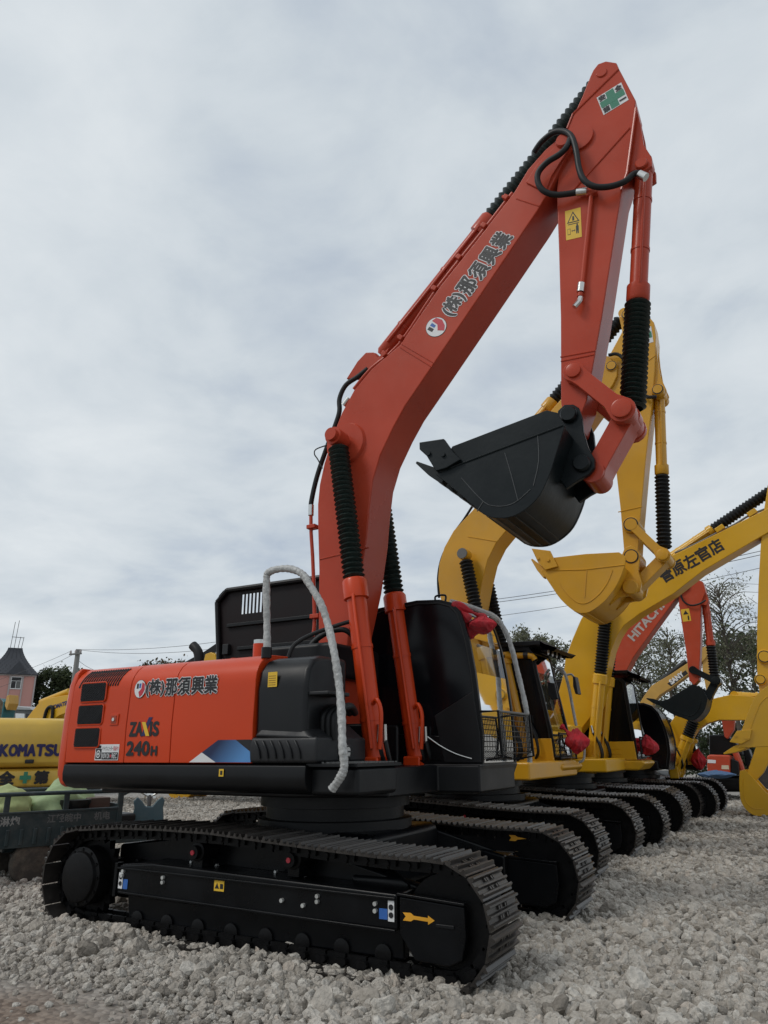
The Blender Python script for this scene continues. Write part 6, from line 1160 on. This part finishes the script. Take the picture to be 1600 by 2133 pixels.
# one sheet reaching the horizon, finer where it is close
xs = np.concatenate([[-1500, -600, -250, -100, -50, -30], np.arange(-20, 14, 0.25), [16, 20, 30, 50, 100, 300, 1500]]); ys = np.concatenate([[-1500, -300, -60, -25, -14], np.arange(-10, 22, 0.25), [24, 28, 35, 50, 90, 200, 600, 1500]])
XX, YY = np.meshgrid(xs, ys, indexing='ij'); near = (np.abs(XX + 3) < 18) & (np.abs(YY - 6) < 17); ZZ = np.where(near, gh(XX, YY), GZ)
gv = np.stack([XX.ravel(), YY.ravel(), ZZ.ravel()], 1); nx_, ny_ = len(xs), len(ys)
gf = [(i * ny_ + j, (i + 1) * ny_ + j, (i + 1) * ny_ + j + 1, i * ny_ + j + 1) for i in range(nx_ - 1) for j in range(ny_ - 1)]
gme = bpy.data.meshes.new('ground'); gme.from_pydata(gv.tolist(), [], gf); gme.materials.append(gm); gme.update(); gme.polygons.foreach_set('use_smooth', [True] * len(gf))
ground = bpy.data.objects.new('ground', gme); C.objects.link(ground); ground['kind'] = 'structure'; ground['label'] = 'pale grey crushed stone yard under the machines'
# loose crushed stone: a few rock shapes instanced over the yard
rockm = bpy.data.materials.new('crushed_stone'); rockm.use_nodes = True; rt = rockm.node_tree; rb = rt.nodes['Principled BSDF']; RK = rt.links.new
oi = rt.nodes.new('ShaderNodeObjectInfo'); rr_ = rt.nodes.new('ShaderNodeValToRGB'); RK(oi.outputs['Random'], rr_.inputs[0])
cols = [(0.0, (0.22, 0.195, 0.165)), (0.12, (0.34, 0.305, 0.26)), (0.4, (0.42, 0.38, 0.33)), (0.7, (0.48, 0.44, 0.385)), (0.93, (0.55, 0.515, 0.46)), (1.0, (0.50, 0.43, 0.36))]
rr_.color_ramp.elements[0].color = (*cols[0][1], 1); rr_.color_ramp.elements[1].color = (*cols[-1][1], 1)
for p_, c_ in cols[1:-1]: e_r = rr_.color_ramp.elements.new(p_); e_r.color = (*c_, 1)
rc = rt.nodes.new('ShaderNodeTexCoord'); rn = rt.nodes.new('ShaderNodeTexNoise'); rn.inputs['Scale'].default_value = 3.5; rn.inputs['Detail'].default_value = 6; RK(rc.outputs['Object'], rn.inputs['Vector'])
rx = rt.nodes.new('ShaderNodeMix'); rx.data_type = 'RGBA'; rx.blend_type = 'MULTIPLY'; rx.inputs[0].default_value = 1.0; RK(rr_.outputs[0], rx.inputs[6])
r2 = rt.nodes.new('ShaderNodeMapRange'); RK(rn.outputs[0], r2.inputs[0]); r2.inputs[1].default_value = 0.3; r2.inputs[2].default_value = 0.7; r2.inputs[3].default_value = 0.72; r2.inputs[4].default_value = 1.12; RK(r2.outputs[0], rx.inputs[7]); RK(rx.outputs[2], rb.inputs['Base Color']); rb.inputs['Roughness'].default_value = 0.92
rbp = rt.nodes.new('ShaderNodeBump'); rbp.inputs['Strength'].default_value = 0.5; rbp.inputs['Distance'].default_value = 0.15; RK(rn.outputs[0], rbp.inputs['Height']); RK(rbp.outputs[0], rb.inputs['Normal'])
rocks = bpy.data.collections.new('rock_shapes'); rg = np.random.default_rng(3)
for k in range(9):
    bm = bmesh.new(); bmesh.ops.create_icosphere(bm, subdivisions=2, radius=0.5)
    pl_n = rg.normal(size=(13, 3)); pl_n /= np.linalg.norm(pl_n, axis=1)[:, None]; pl_d = rg.uniform(0.30, 0.46, 13)
    for v in bm.verts:
        c_ = np.array(v.co)
        for n_, d_p in zip(pl_n, pl_d):
            e_p = c_ @ n_ - d_p
            if e_p > 0: c_ = c_ - n_ * e_p
        v.co = c_ * np.array([1.15, 0.95, 0.78]) + rg.normal(size=3) * 0.008
    me = bpy.data.meshes.new('rock'); bm.to_mesh(me); bm.free(); me.materials.append(rockm); rocks.objects.link(bpy.data.objects.new('rock', me))
camp = np.array([cam.location.x, cam.location.y]); 
def scatter(n, rmin, rmax, spread, smin, smax):
    fw = math.atan2(_f.y, _f.x); r = np.sqrt(rg.uniform(rmin ** 2, rmax ** 2, n)); a = fw + rg.uniform(-spread, spread, n)
    return np.stack([camp[0] + r * np.cos(a), camp[1] + r * np.sin(a), rg.uniform(smin, smax, n) * rg.choice([0.75, 1, 1, 1.25], n)], 1)
S = np.concatenate([scatter(62000, 4.2, 13, 0.72, 0.042, 0.078), scatter(14000, 4.2, 9.5, 0.72, 0.018, 0.036), scatter(70000, 13, 30, 0.66, 0.05, 0.09), scatter(900, 4.2, 12, 0.72, 0.085, 0.125)])
rad_s = np.hypot((S[:, 0] + 0.45) * 0.60, (S[:, 1] + 3.45) * 1.1)
keep = rg.uniform(0, 1, len(S)) < np.clip((rad_s - 0.62) / 0.55, 0.05, 1)
S = S[keep]; rad_s = rad_s[keep]
S[:, 2] *= np.where(rad_s < 1.5, 0.72, 1.0)
pz = gh(S[:, 0], S[:, 1]) + S[:, 2] * rg.uniform(-0.08, 0.42, len(S))
pm = bpy.data.meshes.new('gravel'); pm.from_pydata(np.stack([S[:, 0], S[:, 1], pz], 1).tolist(), [], [])
def attr(nm, ty, data, key):
    a = pm.attributes.new(nm, ty, 'POINT'); a.data.foreach_set(key, np.asarray(data).ravel())
attr('rot', 'FLOAT_VECTOR', rg.uniform(-3.14, 3.14, (len(S), 3)) * np.array([0.35, 0.35, 1]), 'vector')
attr('scl', 'FLOAT_VECTOR', S[:, 2:3] * 1.35 * rg.uniform(0.75, 1.25, (len(S), 3)), 'vector'); attr('idx', 'INT', rg.integers(0, 9, len(S)).astype(np.int32), 'value')
gravel = bpy.data.objects.new('gravel', pm); C.objects.link(gravel); gravel['kind'] = 'stuff'; gravel['label'] = 'loose pale crushed stones covering the yard'; gravel['category'] = 'gravel'
ng = bpy.data.node_groups.new('scatter_stones', 'GeometryNodeTree'); ng.interface.new_socket('Geometry', in_out='INPUT', socket_type='NodeSocketGeometry'); ng.interface.new_socket('Geometry', in_out='OUTPUT', socket_type='NodeSocketGeometry')
gi = ng.nodes.new('NodeGroupInput'); go = ng.nodes.new('NodeGroupOutput'); ip = ng.nodes.new('GeometryNodeInstanceOnPoints'); ci = ng.nodes.new('GeometryNodeCollectionInfo'); m2p = ng.nodes.new('GeometryNodeMeshToPoints')
ci.inputs['Collection'].default_value = rocks; ci.inputs['Separate Children'].default_value = True; ci.inputs['Reset Children'].default_value = True; ip.inputs['Pick Instance'].default_value = True
def na(nm, ty):
    n = ng.nodes.new('GeometryNodeInputNamedAttribute'); n.data_type = ty; n.inputs['Name'].default_value = nm; return n.outputs[0]
e2r = ng.nodes.new('FunctionNodeEulerToRotation'); GL = ng.links.new
GL(gi.outputs[0], m2p.inputs['Mesh']); GL(m2p.outputs[0], ip.inputs['Points']); GL(ci.outputs[0], ip.inputs['Instance']); GL(na('idx', 'INT'), ip.inputs['Instance Index']); GL(na('rot', 'FLOAT_VECTOR'), e2r.inputs[0]); GL(e2r.outputs[0], ip.inputs['Rotation']); GL(na('scl', 'FLOAT_VECTOR'), ip.inputs['Scale']); GL(ip.outputs[0], go.inputs[0])
gravel.modifiers.new('scatter', 'NODES').node_group = ng
